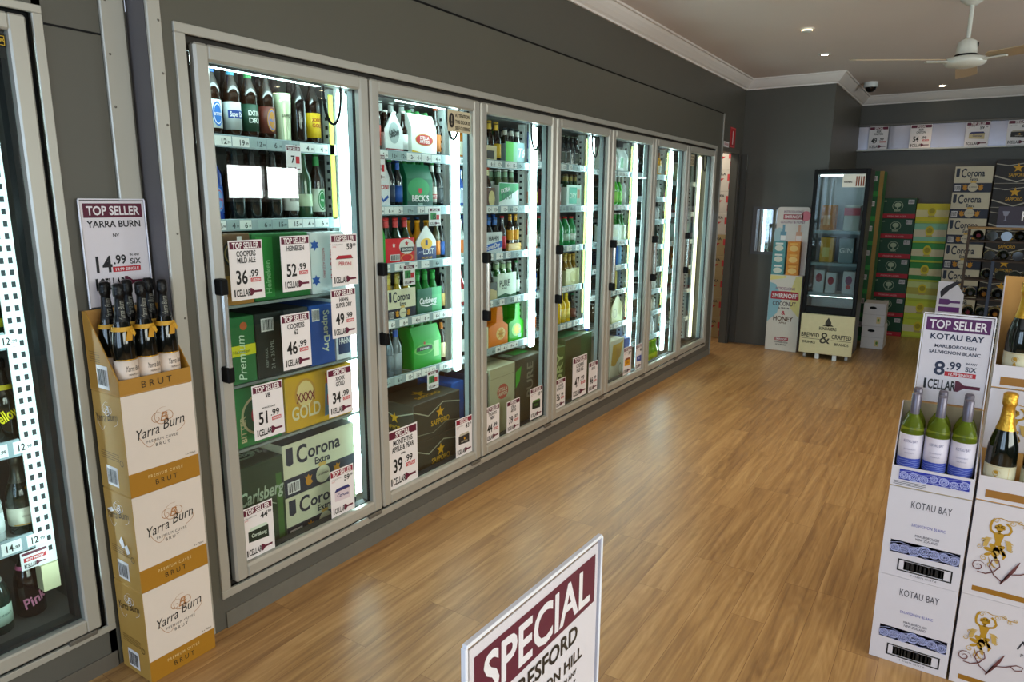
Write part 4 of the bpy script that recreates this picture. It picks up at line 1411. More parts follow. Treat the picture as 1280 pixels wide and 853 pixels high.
# ---------------- bays 5 - 7: small in the picture
b5 = [
    (0, 4.80, 'wrap', .2, .19, 'dfe8dc', lambda p, w, h: (p.rect(w * .1, h * .1, w * .35, h * .5, C('b8d84a'), 1), p.rect(w * .55, h * .1, w * .35, h * .5, C('d87a80'), 1)), 'white six pack with lime and pink panels'),
    (0, 5.01, 'wrap', .17, .19, 'e4ecec', lambda p, w, h: p.rect(w * .2, h * .2, w * .3, h * .4, C('8ac8a0'), 1), 'white six pack with pale green panel'),
]
for k, y, st, w, h, c, fr, lk in b5:
    P_(4, k, y, lk, st, w, h, c, fr)
for k, (y, g, lb_) in enumerate(((4.80, '8a5a3a', 'c83a2a'), (4.865, 'e0e4e0', None), (4.93, '3fc81c', 'a8f070'), (5.0, '2fb814', '8ae060'), (5.07, 'd8dce0', 'e8ecec'))):
    B_(4, 1, y, ['brown bottle with red label', 'clear bottle of white drink', 'lime green bottle with pale label', 'lime green bottle beside the white bottle', 'white bottle'][k], 'wine', .03, .235, g, lb_, 'd8dcd8')
P_(4, 2, 4.89, 'white and green six pack, tall green necks', 'basket', .19, .13, 'd8e4dc', lambda p, w, h: p.rect(w * .2, h * .3, w * .6, h * .4, C('e8f0d8'), 1), glass='1f7a24', cap='d8d8d0', neck='2fa03a')
P_(4, 2, 5.05, 'pale six pack of green bottles', 'basket', .12, .12, 'e0ecdc', None, glass='1f7a24', cap='d8d8d0', nb=2)
for k, y in enumerate((4.83, 4.90, 4.97, 5.04)):
    plain_bottle((-.225, y, zs(4, 3)), 'tall drink can on the fourth shelf, fifth glass door, %s' % ['black', 'dark blue', 'mid blue', 'silver blue'][k], 'can', 'tall cans, fifth glass door', 'can', .032, .15, C(['20242a', '1c3a7a', '2a6ac0', '8ab8d8'][k], 30), None, None)
for k, y in enumerate((4.83, 4.90, 4.97, 5.04)):
    plain_bottle((-.225, y, zs(4, 4)), 'tall drink can on the fifth shelf, fifth glass door, %s' % ['navy', 'white', 'cream and gold', 'grey'][k], 'can', 'tall cans, fifth glass door', 'can', .032, .155, C(['20304a', 'e0e0dc', 'c8b86a', '5a6a7a'][k], 30), None, None)
P_(4, 5, 4.995, 'cream gabled pack with round mark', 'peak', .2, .22, 'd8d8a8', lambda p, w, h: p.ell(w * .3, h * .35, w * .18, w * .18, C('8a8a70'), 1, 20, inner=.85), glass='8a8a5a', cap='c8c8a0', bh=.18)
for i, k, c in ((4, 1, '3a4a3a'), (4, 2, '24402a'), (4, 3, '3a3a4a'), (4, 4, '4a4a4a'), (4, 5, '5a4a3a')):
    back_row(i, k, -.36, [4.72 + .085 * q for q in range(5)], 'stub', .03, .15, c, 'b8b8b8', None, None, 'dim')
def f_swoosh(p, w, h):
    p.poly([(w * .1, h * .45), (w * .2, h * .9), (w * .7, h * .9), (w * .95, h * .95), (w * .75, h * .6), (w * .35, h * .4)], C('c8a01c'), 1); p.ell(w * .75, h * .3, w * .12, h * .14, C('8a8a80'), 1, 20, inner=.8)
carton((-.225, 4.828, .1285), 'white carton with yellow swoosh, fifth glass door from pillar', .255, .25, .35, 'd0d4c4', front=f_swoosh)
carton((-.225, 5.02, .1285), 'blue carton behind two small price cards, fifth glass door', .11, .25, .33, '2a4a9a', front=lambda p, w, h: p.rect(w * .1, h * .1, w * .8, h * .6, C('3a5ab0'), 1))
pal6 = [('d8dce0', 'c02a2a'), ('e0a01c', '8a5a2a'), ('e8ecec', 'd8d8d8'), ('c8ccd0', '3a3a3a'), ('2a3a30', '5a6a5a'), ('b8bcc0', '5a5a60'), ('e0e0dc', 'd84a3a'), ('d8d4c8', 'b8b0a0')]
nm6 = [('white', 'red'), ('amber', 'brown'), ('pale white', 'white'), ('silver', 'black'), ('dark green', 'grey'), ('grey', 'dark'), ('white', 'orange'), ('cream', 'tan')]
for k in range(8):
    zz = zs(5, k)
    gap = (SHELF[5][k - 1] - .03 if k else 1.97) - zz
    bh = min(.2, gap - .02)
    for j, y in enumerate((5.60, 5.665, 5.73, 5.80)):
        g, c = pal6[(k + j // 2) % 8]
        n = nm6[(k + j // 2) % 8]
        plain_bottle((-.22, y, zz), '%s bottle with %s cap, %s shelf, sixth glass door from pillar' % (n[0], n[1], SHN[8][k]), 'bottle',
                     '%s bottles on %s shelf, sixth glass door' % (n[0], SHN[8][k]), ('stub', 'wine')[(k + j // 2) % 2], .029, bh, g, 'e8ecec' if j % 2 else None, c)
for j, y in enumerate((5.54, 5.605, 5.67, 5.735)):
    for x in (-.15, -.22):
        plain_bottle((x, y, .1285), 'lime green bottle with yellow label on the cooler floor, sixth glass door', 'bottle', 'lime bottles on the cooler floor', 'stub', .029, .2, '6fae10', 'c8d81c', 'a8d020')
P_(6, 0, 6.25, 'tan carton pack beside dark green carton', 'wrap', .16, .18, '8a8a6a', None)
carton((-.30, 6.47, zs(6, 0)), 'dark green carton, top shelf, seventh glass door from pillar', .26, .2, .17, '24402c')
carton((-.30, 6.47, zs(6, 2)), 'pale aqua carton, third shelf, seventh glass door from pillar', .28, .2, .16, '9ab8b0')
for k, g in ((1, 'b86a1c'), (3, '8a5a2a'), (4, '4a5a20'), (5, '5a6a1c')):
    for j, y in enumerate((6.32, 6.39, 6.46, 6.53)):
        plain_bottle((-.22, y, zs(6, k)), '%s bottle, %s shelf, seventh glass door from pillar' % ({1: 'amber', 3: 'brown', 4: 'olive', 5: 'lime olive'}[k], SHN[6][k]), 'bottle', '%s bottles, seventh glass door' % ({1: 'amber', 3: 'brown', 4: 'olive', 5: 'lime olive'}[k]),
                     'wine', .03, .2, g, ('d8c89a', None)[j % 2], 'c8b86a')
# ---- bottles at the start of each shelf, seen past the lamp posts through the neighbouring door
FILL = [('amber', 'b86a1c', 'e0d8c0', 'c8a03a'), ('dark', '1c1a18', 'd8d8d4', '3a3a3a'), ('blue', '2a55b0', 'c8d4e8', '2a4a90'), ('green', '1f7a34', 'd0e0c8', '3a9a40'), ('pale', 'c8d0cc', 'e07a3a', 'd8d8d8'), ('brown', '3a1c0e', 'e0c070', 'b83a2a'), ('red', '9a2424', 'e8e0d8', '2a2a2a')]
for i in range(2, 7):
    for k in range(len(SHELF[i])):
        gap = (SHELF[i][k - 1] - .03 if k else 1.96) - zs(i, k)
        for j, dy in enumerate((.062, .128)):
            n_, g_, l_, c_ = FILL[(i * 3 + k * 2 + j) % 7]
            plain_bottle((-.222, SEAM[i] + dy, zs(i, k)), '%s bottle just past the lamp post, %s shelf, %s' % (n_, SHN[len(SHELF[i])][k], GDOOR[i]), 'bottle', 'bottles past the lamp posts', 'stub', .028, min(.205, gap - .015), g_, l_, c_)

# ---------------- price cards stuck on the glass doors
def gc(y0, y1, zt, zb, head, lines, price, label, **kw):
    zb = max(zb, .2125)
    return price_card((-.0058, (y0 + y1) / 2, zb), 0, y1 - y0, zt - zb, head, lines, price, label, **kw)
TS, SP = 'TOP SELLER', 'SPECIAL'
def pic_box(col, txt_, tc, star=None):
    def f(p, w, h):
        a0, b0, ww, hh = w * .16, h * .29, w * .66, h * .3
        m = C(col)
        p.poly([(a0, b0 + hh * .12), (a0 + ww, b0), (a0 + ww, b0 + hh * .8), (a0, b0 + hh * .8)], m, 1)
        p.poly([(a0, b0 + hh * .8), (a0 + ww, b0 + hh * .8), (a0 + ww * .9, b0 + hh), (a0 + ww * .14, b0 + hh)], C(tc), 1)
        p.poly([(a0, b0 + hh * .77), (a0 + ww, b0 + hh * .77), (a0 + ww, b0 + hh * .8), (a0, b0 + hh * .8)], INKK, 2)
        if star:
            p.star(a0 + ww * .55, b0 + hh * .5, hh * .16, C(star), 2)
        p.text(txt_, a0 + ww * .52, b0 + hh * (.2 if star else .34), hh * (.14 if star else .24), C(tc), 'b', maxw=ww * .75, l=2, rot=-.06)
    return f
D1 = 'on first glass door from pillar'
gc(1.425, 1.560, 1.390, 1.183, TS, ['COOPERS', 'MILD ALE'], '36', 'white TOP SELLER card priced 36.99 over brown carton, ' + D1)
gc(1.639, 1.772, 1.397, 1.192, TS, ['HEINEKEN'], '52', 'white TOP SELLER card priced 52.99 over green carton, ' + D1)
gc(1.878, 2.018, 1.395, 1.188, TS, [], '59', 'white card priced 59.99 picturing a white carton, ' + D1, pic=pic_box('e4e2e0', 'PERONI', 'a82030'))
gc(1.867, 1.999, 1.177, .978, TS, ['HAHN', 'SUPER DRY'], '49', 'white TOP SELLER card priced 49.99 under picture card, ' + D1)
gc(1.621, 1.754, 1.107, .895, TS, ['COOPERS', '62'], '46', 'white TOP SELLER card priced 46.99 by blue carton, ' + D1)
gc(1.829, 1.960, .855, .654, SP, ['XXXX', 'GOLD'], '34', 'white SPECIAL card priced 34.99 over the yellow carton, ' + D1)
gc(1.476, 1.609, .867, .660, TS, ['VB', ''], '51', 'white TOP SELLER card priced 51.99 over red emblem, ' + D1, small='30 PACK CANS')
gc(1.816, 1.946, .423, .216, TS, [], '59', 'white card priced 59.99 picturing a cream carton, ' + D1, pic=pic_box('d8c8d0', 'Corona', '2a2a6a'), band=C('8a1430'))
gc(1.397, 1.530, .417, .214, TS, [], '44', 'white card priced 44.99 picturing a dark green carton, ' + D1, pic=pic_box('1c2a1c', 'Carlsberg', 'c8d8c8'))
gc(2.160, 2.362, .496, .207, SP, ['MONTEITHS', 'APPLE & PEAR'], '39', 'large white SPECIAL card priced 39.99 on second glass door from pillar', small='500ML')
gc(2.661, 2.801, .419, .212, SP, [], '43', 'white card picturing a charcoal carton, low on second glass door from pillar', pic=pic_box('2a2624', 'SAPPORO', 'b8b0a0', 'd8a01c'), band=C('8a1430'))
gc(2.921, 3.059, .417, .210, TS, ['TOOHEYS', 'NEW'], '44', 'white TOP SELLER card priced 44.99 at navy carton, third glass door from pillar')
gc(3.135, 3.272, .400, .204, SP, ['STELLA', 'ARTOIS'], '39', 'white SPECIAL card priced 39.97 at cream carton, third glass door from pillar', cents='.97')
gc(3.389, 3.531, .418, .224, TS, [], '43', 'white card picturing a green bottle and carton on third glass door', pic=pic_box('20241c', 'PURE', '4a7a2a'))
gc(3.689, 3.824, .406, .210, SP, ['TOOHEYS', 'EXTRA DRY'], '36', 'white SPECIAL card priced 36.99 at olive carton, fourth glass door from pillar')
gc(3.923, 4.126, .510, .222, TS, ['COOPERS', 'PALE ALE'], '47', 'large white TOP SELLER card priced 47.99 on fourth glass door')
gc(4.159, 4.296, .430, .216, SP, ['BECKS'], '46', 'white SPECIAL card priced 46.99 by the door edge, fourth glass door')
gc(4.742, 4.889, .434, .217, TS, [], '39', 'white card with orange picture on fifth glass door from pillar', pic=pic_box('e0a01c', 'GOLD', '8a3a1c'))
gc(4.974, 5.108, .418, .214, TS, [], '46', 'white card with blue picture on fifth glass door from pillar', pic=pic_box('3a4a9a', 'DRY', 'd8d8e8'))
# the attention notices
def notice(y0, y1, z0, z1, label):
    m = MB(); m.box(-.0057, -.0047, y0, y1, z0, z1, mat('aged_paper', 'cfc3a4', .6))
    o = tag(obj('notice', m, None), label, 'notice')
    l = MB(); p = Print(l, (-.0047, y0, z0)); w, h = y1 - y0, z1 - z0
    p.ell(w * .16, h * .52, w * .12, h * .34, C('2a2420'), 1); p.rect(w * .15, h * .48, w * .02, h * .26, C('cfc3a4'), 2); p.rect(w * .15, h * .32, w * .02, h * .08, C('cfc3a4'), 2)
    for k, t in enumerate(('ATTENTION', 'THIS DOOR IS', 'SELF CLOSING')):
        p.text(t, w * .63, h * (.7 - k * .29), h * .16, C('2a2420'), maxw=w * .64)
    obj('lettering', l, o)
notice(2.622, 2.803, 1.862, 1.948, 'cream notice with black mascot blob in the top corner of second glass door') if False else notice(2.625, 2.803, 1.85, 1.948, 'cream paper notice stuck in the top corner of second glass door')
notice(5.955, 6.10, 1.845, 1.94, 'cream paper notice stuck in the top corner of seventh glass door')
# tags hanging on shelf rails
def rail_tag(y, z, w, h, x, head, price, label, green=False, pic=None):
    m = MB(); m.box(x, x + .001, y - w / 2, y + w / 2, z - h, z, CARDW)
    o = tag(obj('shelf_tag', m, None), label, 'shelf tag')
    l = MB(); p = Print(l, (x + .001, y - w / 2, z - h), eps=.0004)
    p.rect(w * .06, h * .8, w * .88, h * .15, MAROON); p.text(head, w * .5, h * .82, h * .1, WHITE, maxw=w * .78)
    if green: p.rect(w * .12, h * .34, w * .5, h * .38, C('3a8a4a'), 1)
    p.text(price, w * .42, h * .36, h * .26, INKK, maxw=w * .36, l=3); p.rect(w * .62, h * .34, w * .26, h * .26, RED, 2); CELLAR(p, w * .1, h * .07, w * .8, h * .14)
    obj('lettering', l, o)
rail_tag(1.845, 1.738, .072, .105, -.1555, TS, '7', 'small white tag priced 7 on top shelf rail, first glass door')
rail_tag(2.70, 1.495, .09, .09, -.1555, SP, '15', 'small tag with green picture on second shelf rail, second glass door', True)
rail_tag(2.50, 1.225, .085, .10, -.1555, SP, '12', 'small tag with green picture on third shelf rail, second glass door', True)
rail_tag(2.665, .665, .09, .10, -.1555, SP, '19', 'small tag with green picture on bottom shelf rail, second glass door', True)
rail_tag(2.325, 1.735, .06, .12, -.1555, TS, '3', 'small tag priced 3 on top shelf rail, second glass door')

# ================================================================ CHAMPAGNE FRIDGE IN THE FRONT SECTION
def front_fridge():
    t = tag(empty('display_fridge', (-.12, 0, 0)), 'glass fronted sparkling wine fridge with white slotted shelf posts, in the set back wall', 'fridge')
    y0, y1, zb, zt, fw = .09, .935, .17, 2.012, .045
    f = MB()
    X0, X1 = -.02, .014
    f.box(X0, X1, y0, y0 + fw, zb, zt, ALU, .005); f.box(X0, X1, y1 - fw, y1, zb, zt, ALU, .005)
    f.box(X0, X1, y0 + fw - .003, y1 - fw + .003, zt - fw, zt, ALU, .005); f.box(X0, X1, y0 + fw - .003, y1 - fw + .003, zb, zb + fw, ALU, .005)
    fr = obj('door_frame', f, t)
    s = MB(); i0, i1, j0, j1 = y0 + fw, y1 - fw, zb + fw, zt - fw
    s.box(-.055, -.015, i0, i0 + .012, j0, j1, GASK); s.box(-.055, -.015, i1 - .016, i1, j0, j1, GASK)
    s.box(-.055, -.015, i0 + .012, i1 - .016, j1 - .016, j1, GASK); s.box(-.055, -.015, i0 + .012, i1 - .016, j0, j0 + .012, GASK)
    obj('seal', s, fr)
    g = MB(); g.box(-.012, -.007, i0, i1, j0, j1, CLEARG); obj('glass_pane', g, t)
    lp = MB(); lp.box(-.075, -.06, .912, .928, .3, 1.97, LEDM); obj('light_tube', lp, t)
    hg = MB(); hg.box(-.018, .016, y1 - .10, y1 - .015, .153, .168, ALUD, .003); obj('bottom_hinge', hg, t)
    p = MB(); h = MB()
    p.box(-.185, -.18, .853, .908, .36, 2.0, WMETAL)
    z = .40
    while z < 1.97:
        for yy in (.864, .887):
            p.box(-.18, -.1793, yy, yy + .011, z, z + .017, HOLE)
        z += .036
    u = obj('upright', p, t)
    c = MB(); c.box(-.215, -.17, .855, .905, .27, .36, C('cfc8a0')); obj('post_foot', c, t)
    for k, z in enumerate((1.50, 1.132, .796, .483)):
        s = MB(); s.box(-.60, -.185, .10, .85, z - .028, z - .018, WMETAL)
        for q in range(10):
            yy = .13 + q * .074; s.box(-.60, -.185, yy - .002, yy + .002, z - .018, z - .014, WMETAL)
        obj('shelf', s, t)
        r = MB(); r.box(-.188, -.178, .10, .85, z - .055, z, RAILM, .002); rr = obj('price_rail', r, t)
        l = MB(); p_ = Print(l, (-.178, .10, z - .055))
        for q, (a, tx) in enumerate(((.16, '14'), (.30, '32'), (.44, '22'), (.56, '19'), (.66, '14'), (.73, '12'))):
            p_.rect(a, .008, .055, .04, TICKET, 1); p_.text(tx, a + .02, .016, .022, INKK, maxw=.024); p_.text('.99', a + .042, .02, .010, INKK, maxw=.016)
        obj('lettering', l, rr)
    st = MB(); st.box(-.0055, -.0045, .862, .886, 1.925, 1.955, BLACK)
    lo = obj('sticker', st, t)
    l = MB(); pp = Print(l, (-.0045, .862, 1.925)); pp.frame(.002, .003, .02, .024, .0015, C('d8b02a'), 1); pp.text('10K', .012, .012, .008, C('d8b02a')); obj('lettering', l, lo)
    return t
front_fridge()
b = MB(); b.box(-.95, -.9, .0, .98, 0, 2.1, CRW); b.box(-.9, -.18, -.0, .09, 0, 2.1, CRW); b.box(-.9, -.182, .957, .975, 0, 2.1, CRW); b.box(-.9, -.18, .09, .957, .1, .165, CRW); b.box(-.9, -.18, .09, .957, 2.02, 2.08, CRW)
struct('wall_fridge_cavity', b)
FX = -.362
def fr_b(y, z, look, glass, lab, cap, h=.30, r=.041, deco=None, dkey='', neck=None, kind='champ', lz=(.12, .36)):
    return bottle((FX - (.03 if 'pink' in look else 0), y, z), look, 'bottle', kind, r, min(h, .262), glass, lab, cap, neck, lz, deco, dkey, seg=24)
BF = BLKF
fr_b(.845, .796 - .013, 'dark sparkling bottle with yellow collar and yellow script, front fridge', '101410', None, BF, .29, .038,
     lambda p, r, h: None, 'y')
_yl = [o for o in COL.objects if o.name.startswith('sparkling_bottle')][-1]
m = MB(); pp = Print(m, cyl=.0385, eps=.0006); pp.text('Yellow', -.008, .07, .034, C('e8d81c'), 'b', rot=.5, shear=.3, maxw=.075); m.lathe([(.0285, .165), (.0245, .18)], C('d8c81c'), 18)
obj('lettering', m, _yl)
fr_b(.742, .796 - .013, 'dark sparkling bottle beside the yellow script bottle in front fridge', '101410', 'd8d4c0', BF, .29, .038)
fr_b(.852, .483 - .013, 'green black sparkling bottle with cream label and gold base ring, front fridge', '18221a', 'e0e0cc', mat('pewter_foil', '4a4a40', .3, .5), .30, .041, lambda p, r, h: (p.text('PROSECCO', .006, h * .23, h * .022, C('6a6a5a'), 'r', maxw=r * 1.2), p.ell(.008, h * .60, r * .2, r * .14, GOLDF, 1), p.rect(-r, h * .13, r * 2, h * .012, GOLDF, 2)), 'p1', lz=(.125, .35))
fr_b(.757, .483 - .013, 'silver white sparkling bottle beside the cream label bottle, front fridge', 'c8d0d0', 'dfe6e6', mat('silver_foil', 'b8c0c4', .3, .6), .30, .041)
fr_b(.66, .483 - .013, 'dark bottle third along lower shelf, front fridge', '101410', 'd8d8c8', BF)
fr_b(.742, .167, 'sparkling bottle with white foil neck and pale green label, front fridge floor', '20302a', 'b8d0c0', mat('white_foil', 'dfe6e2', .35, .3), .30, .042, lambda p, r, h: p.text('BLANC DE BLANCS', .004, h * .24, h * .025, C('4a6a5a'), maxw=r * 1.4), 'w')
fr_b(.85, .167, 'dark rose bottle with pink collar and pink script, front fridge floor', '241414', None, BF, .27, .042)
_pk = [o for o in COL.objects if o.name.startswith('sparkling_bottle')][-1]
m = MB(); pp = Print(m, cyl=.0425, eps=.0006); pp.text('Pink', .0, .045, .034, C('d88aa8'), 'b', rot=.4, shear=.3, maxw=.07); m.lathe([(.0315, .166), (.0275, .178)], C('e070a0'), 18)
obj('lettering', m, _pk)
fr_b(.845, 1.132 - .013, 'green sparkling bottle with lime band high in front fridge', '123018', 'c8d02a', BF, .29, .039, lz=(.1, .2))
fr_b(.742, 1.132 - .013, 'dark green bottle beside the lime band bottle, front fridge', '101a10', 'e0e0d8', BF, .29, .039)
fr_b(.845, 1.50 - .013, 'dark bottle on the uppermost shelf, front fridge', '1a1a1a', 'd8d8d8', BF, .29, .039)
m = MB(); m.box(-.2975, -.2965, .805, .885, .365, .425, CARDW)
o = tag(obj('shelf_tag', m, None), 'white and red special tag hanging on lowest rail of front fridge', 'shelf tag')
l = MB(); p = Print(l, (-.2965, .805, .365), eps=.0005); p.rect(.004, .048, .072, .009, MAROON); p.rect(.008, .026, .064, .014, RED); p.text('BUY NOW', .04, .029, .008, WHITE, maxw=.05); CELLAR(p, .008, .005, .06, .015); obj('lettering', l, o)

# ================================================================ CHAMPAGNE CARTON STACK BY THE PILLAR
def script_logo(p, a, b, s, ink, mono, words='Yarra Burn', sub=True):
    W_ = C('d9c9bd')
    """flowing brand script with a monogram of loops above it"""
    p.text(words.split(' ')[0], a - s * .04, b - s * .06, s * .19, ink, 'r', 'r', shear=.35, rot=.10, maxw=s * .46)
    p.text(words.split(' ')[1], a + s * .02, b - s * .02, s * .19, ink, 'r', 'l', shear=.35, rot=.10, maxw=s * .44)
    for st, sg, cx, r in ((.3, 1, a - s * .07, .13), (2.8, -1, a + s * .16, .12), (1.2, 1, a + s * .05, .2)):
        p.spiral(cx, b + s * .22, s * r, mono, 1.25, s * .012, 2, st, sg)
    p.text('B', a + s * .04, b + s * .15, s * .17, mono, 'r', shear=.35, l=3)
    p.ribbon([(a + s * (.46 * math.cos(t) * 1.0), b + s * (.02 + .12 * math.sin(t * 1.0) + .05 * t)) for t in [-.9 + .1 * k for k in range(12)]], s * .008, mono, 2)
    p.ribbon([(a - s * .42 + s * .3 * t, b - s * .06 - s * .22 * math.sin(t * 2.6)) for t in [k / 14 for k in range(15)]], s * .008, mono, 2)
    if sub:
        p.text('PREMIUM CUVEE', a, b - s * .20, s * .05, ink, 'r', tr=.25, maxw=s * .6)
        p.text('BRUT', a, b - s * .30, s * .06, ink, 'r', tr=.35, maxw=s * .3)
WBOX = mat('white_box_card', 'dccfc4', .5, var=.02)
TAN = mat('tan_box_card', 'b58d45', .55, var=.04)
OCH = C('a5731c')
def yb_front(p, w, h):
    p.rect(0, h * .235, w, h * .765, WBOX, 1)
    p.rect(0, 0, w, h * .235, OCH, 1)
    script_logo(p, w * .5, h * .60, w * .74, C('2a2624'), C('b07a4a'))
    p.text('PREMIUM CUVEE', w * .5, h * .145, h * .03, C('e0c890'), 'r', tr=.3, maxw=w * .5); p.text('BRUT', w * .5, h * .06, h * .05, C('2a2010'), 'r', tr=.4, maxw=w * .32)
    p.text('6 x 750ml', w * .88, h * .26, h * .018, C('4a4038'), 'r', l=3)
def yb_side(p, w, h):
    script_logo(p, w * .47, h * .74, w * .8, C('3a2a14'), WHITE, sub=False)
    for k in range(4): p.rect(w * .12, h * (.40 - k * .022), w * .62, h * .006, C('6a4a1c'), 1)
    p.ell(w * .82, h * .33, w * .06, w * .06, C('3a2a14'), 2, 16, inner=.8)
    p.rect(w * .25, h * .06, w * .38, h * .2, WHITE, 1); p.barcode(w * .27, h * .07, w * .34, h * .18, rnd, 2)
def torn(p):
    for q in ([(.02, .25), (.05, .262), (.058, .25), (.04, .243)], [(.07, .15), (.085, .17), (.095, .16), (.1, .135), (.085, .13)], [(.1, .14), (.115, .15), (.13, .125), (.11, .115)]):
        p.poly(q, WHITE, 3)
YX, YY = -.02, 1.0975
for k in range(3):
    o = carton((YX, YY, .001 + k * .3185), 'white fronted wine carton with gold band, %s of the stack by the pillar' % ['bottom', 'middle, torn side', 'upper full carton'][k], .225, .17, .3175, TAN,
               front=yb_front, side=(lambda p, w, h: (yb_side(p, w, h), torn(p))) if k == 1 else yb_side, name='wine_carton')

def open_tray(loc, rz, w, d, lip, back, label, outer, inner, front=None, side=None):
    """cut-down carton used as a tray: low front lip, sides that rise to a tall back"""
    m = MB(); tk = .003; xb, xf = -d / 2, d / 2
    m.box(xb, xf, -w / 2, w / 2, 0, .003, inner)
    m.box(xf - tk, xf, -w / 2, w / 2, .003, lip, outer)
    m.box(xb, xb + tk, -w / 2, w / 2, .003, back, inner)
    poly = [(xb + tk, .003), (xf - tk, .003), (xf - tk, lip), (xb + d * .12, back), (xb + tk, back)]
    for y in (-w / 2, w / 2 - tk):
        m.prism(poly, y, y + tk, outer, 'Y')
    o = tag(obj('display_tray', m, None, loc, rz), label, 'display tray')
    l = MB()
    if front: front(Print(l, (xf, -w / 2, 0)), w, lip)
    if side: side(Print(l, (xb, -w / 2, 0), (1, 0, 0)), d, back)
    if l.f: obj('lettering', l, o)
    return o
ZT = .001 + 3 * .3185
open_tray((YX, YY, ZT), 0, .225, .17, .048, .24, 'gold cut down carton holding six black sparkling bottles by the pillar', mat('gold_carton', 'a8792a', .5, var=.04), KRAFT,
          front=lambda p, w, h: p.text('BRUT', w * .5, h * .3, h * .42, C('3a2810'), 'r', tr=.4),
          side=lambda p, w, h: (p.rect(w * .3, h * .05, w * .38, h * .3, WHITE, 1), p.barcode(w * .32, h * .07, w * .34, h * .26, rnd, 2), [p.rect(w * .1, h * (.5 - .03 * k), w * .36, h * .008, C('6a4a1c'), 1) for k in range(5)]))
def yb_label(p, r, h):
    p.text('Yarra Burn', .006, h * .2, h * .05, C('2a2624'), 'r', shear=.35, maxw=r * 1.5); p.text('PREMIUM CUVEE', .006, h * .16, h * .016, C('4a4038'), 'r', maxw=r)
    p.spiral(.006, h * .27, r * .26, C('d8c0a8'), 1.4, .001, 1)
    p.rect(-r * 1.3, h * .303, r * 2.6, h * .008, GOLDF, 2)
    # ribbon: collar with a crossed tail, wrapped round the shoulder
def yb_ribbon():
    m = MB(); r = .0385
    m.lathe([(r * .80, .185), (r * .70, .198)], C('c8962a'), 24)
    q = Print(m, cyl=r * .93, eps=.001)
    q.poly([(-.004, .188), (.012, .188), (.008, .158), (-.010, .158)], C('c08a1c'), 1)
    q.poly([(.002, .19), (.016, .19), (.024, .176), (.016, .168)], C('d8a83a'), 2)
    return m.mesh('ribbon')
rib = yb_ribbon()
for a, x in (('front', .0265), ('back', -.050)):
    for k, y in enumerate((1.032, 1.0975, 1.163)):
        t = bottle((x, y, ZT + .004), 'black sparkling bottle with gold ribbon, %s of %s row in the gold tray' % (['nearest', 'middle', 'last'][k], a), 'bottle', 'champ', .0325, .325, '0b0d0b', 'dccabc', BLKF, None, (.06, .30), yb_label, 'yb', group='black sparkling bottles in gold tray', seg=28)
        obj('ribbon', rib, t, (0, 0, 0))
        m = CACHE.get('ybneck')
        if m is None:
            mm = MB(); Print(mm, cyl=.0175, eps=.0012).text('Yarra Burn', .002, .215, .014, C('8a8a80'), 'r', 'l', rot=math.pi / 2, shear=.3, maxw=.06); m = CACHE['ybneck'] = mm.mesh('lettering')
        obj('lettering', m, t)

SLEEVE = pane_mat('clear_acrylic', (.95, .95, .97), .6, .05)
EDGE = mat('acrylic_edge', 'e0e0ea', .12, coat=.5)
def sign_holder(loc, rz, w, h, head, lines, label, price=None, bandf=.16, topf=.965, subs=(), stand=None, edge=.0035, cents='.99', single='19.99 SINGLE', ink=None, band=None, headh=.62):
    band = band or MAROON; ink = ink or INKK
    t = tag(empty('sign_holder', loc, rz), label, 'sign')
    c = MB(); c.box(-.0006, .0006, -w / 2 + edge, w / 2 - edge, edge, h - edge, CARDW)
    cd = obj('printed_card', c, t)
    l = MB(); p = Print(l, (.0006, -w / 2, 0), eps=.0003)
    p.rect(w * .05, h * (topf - bandf), w * .9, h * bandf, band)
    p.text(head, w * .5, h * (topf - bandf) + h * bandf * (1 - headh) / 2, h * bandf * headh, WHITE, maxw=w * .8, l=2)
    y = h * (topf - bandf) - h * (lines[0][1] + .028)
    for tx, s, wt in lines:
        p.text(tx, w * .5, y, h * s, ink, wt, maxw=w * .82); y -= h * (s + .03)
    if price:
        p.text(price, w * .40, h * .33, h * .15, ink, 'b', 'r', maxw=w * .3); p.text(cents, w * .42, h * .40, h * .085, ink, 'b', 'l', maxw=w * .2)
        p.text('IN ANY', w * .68, h * .47, h * .022, ink, 'b', 'l', maxw=w * .16); p.text('SIX', w * .68, h * .395, h * .05, ink, 'b', 'l', maxw=w * .18)
        p.rect(w * .40, h * .325, w * .44, h * .05, RED); p.text(single, w * .62, h * .335, h * .028, WHITE, maxw=w * .38)
        CELLAR(p, w * .12, h * .16, w * .8, h * .12)
    obj('lettering', l, cd)
    s = MB(); s.box(.0012, .0024, -w / 2, w / 2, 0, h, SLEEVE); s.box(-.0024, -.0012, -w / 2, w / 2, 0, h, SLEEVE)
    sl = obj('clear_sleeve', s, t)
    e = MB()
    e.box(-.0034, .0034, -w / 2 - .002, -w / 2 + .002, 0, h, EDGE, .001); e.box(-.0034, .0034, w / 2 - .002, w / 2 + .002, 0, h, EDGE, .001); e.box(-.0034, .0034, -w / 2, w / 2, h - .001, h + .003, EDGE, .001)
    obj('sleeve_rim', e, sl)
    if stand: stand(t)
    return t
sign_holder((-.103, 1.108, 1.2), 0, .195, .325, TS, [('YARRA BURN', .06, 'b'), ('NV', .03, 'b')], 'white TOP SELLER sign priced 14.99 behind the black sparkling bottles', '14', .13, ink=C('1a1a1e'))

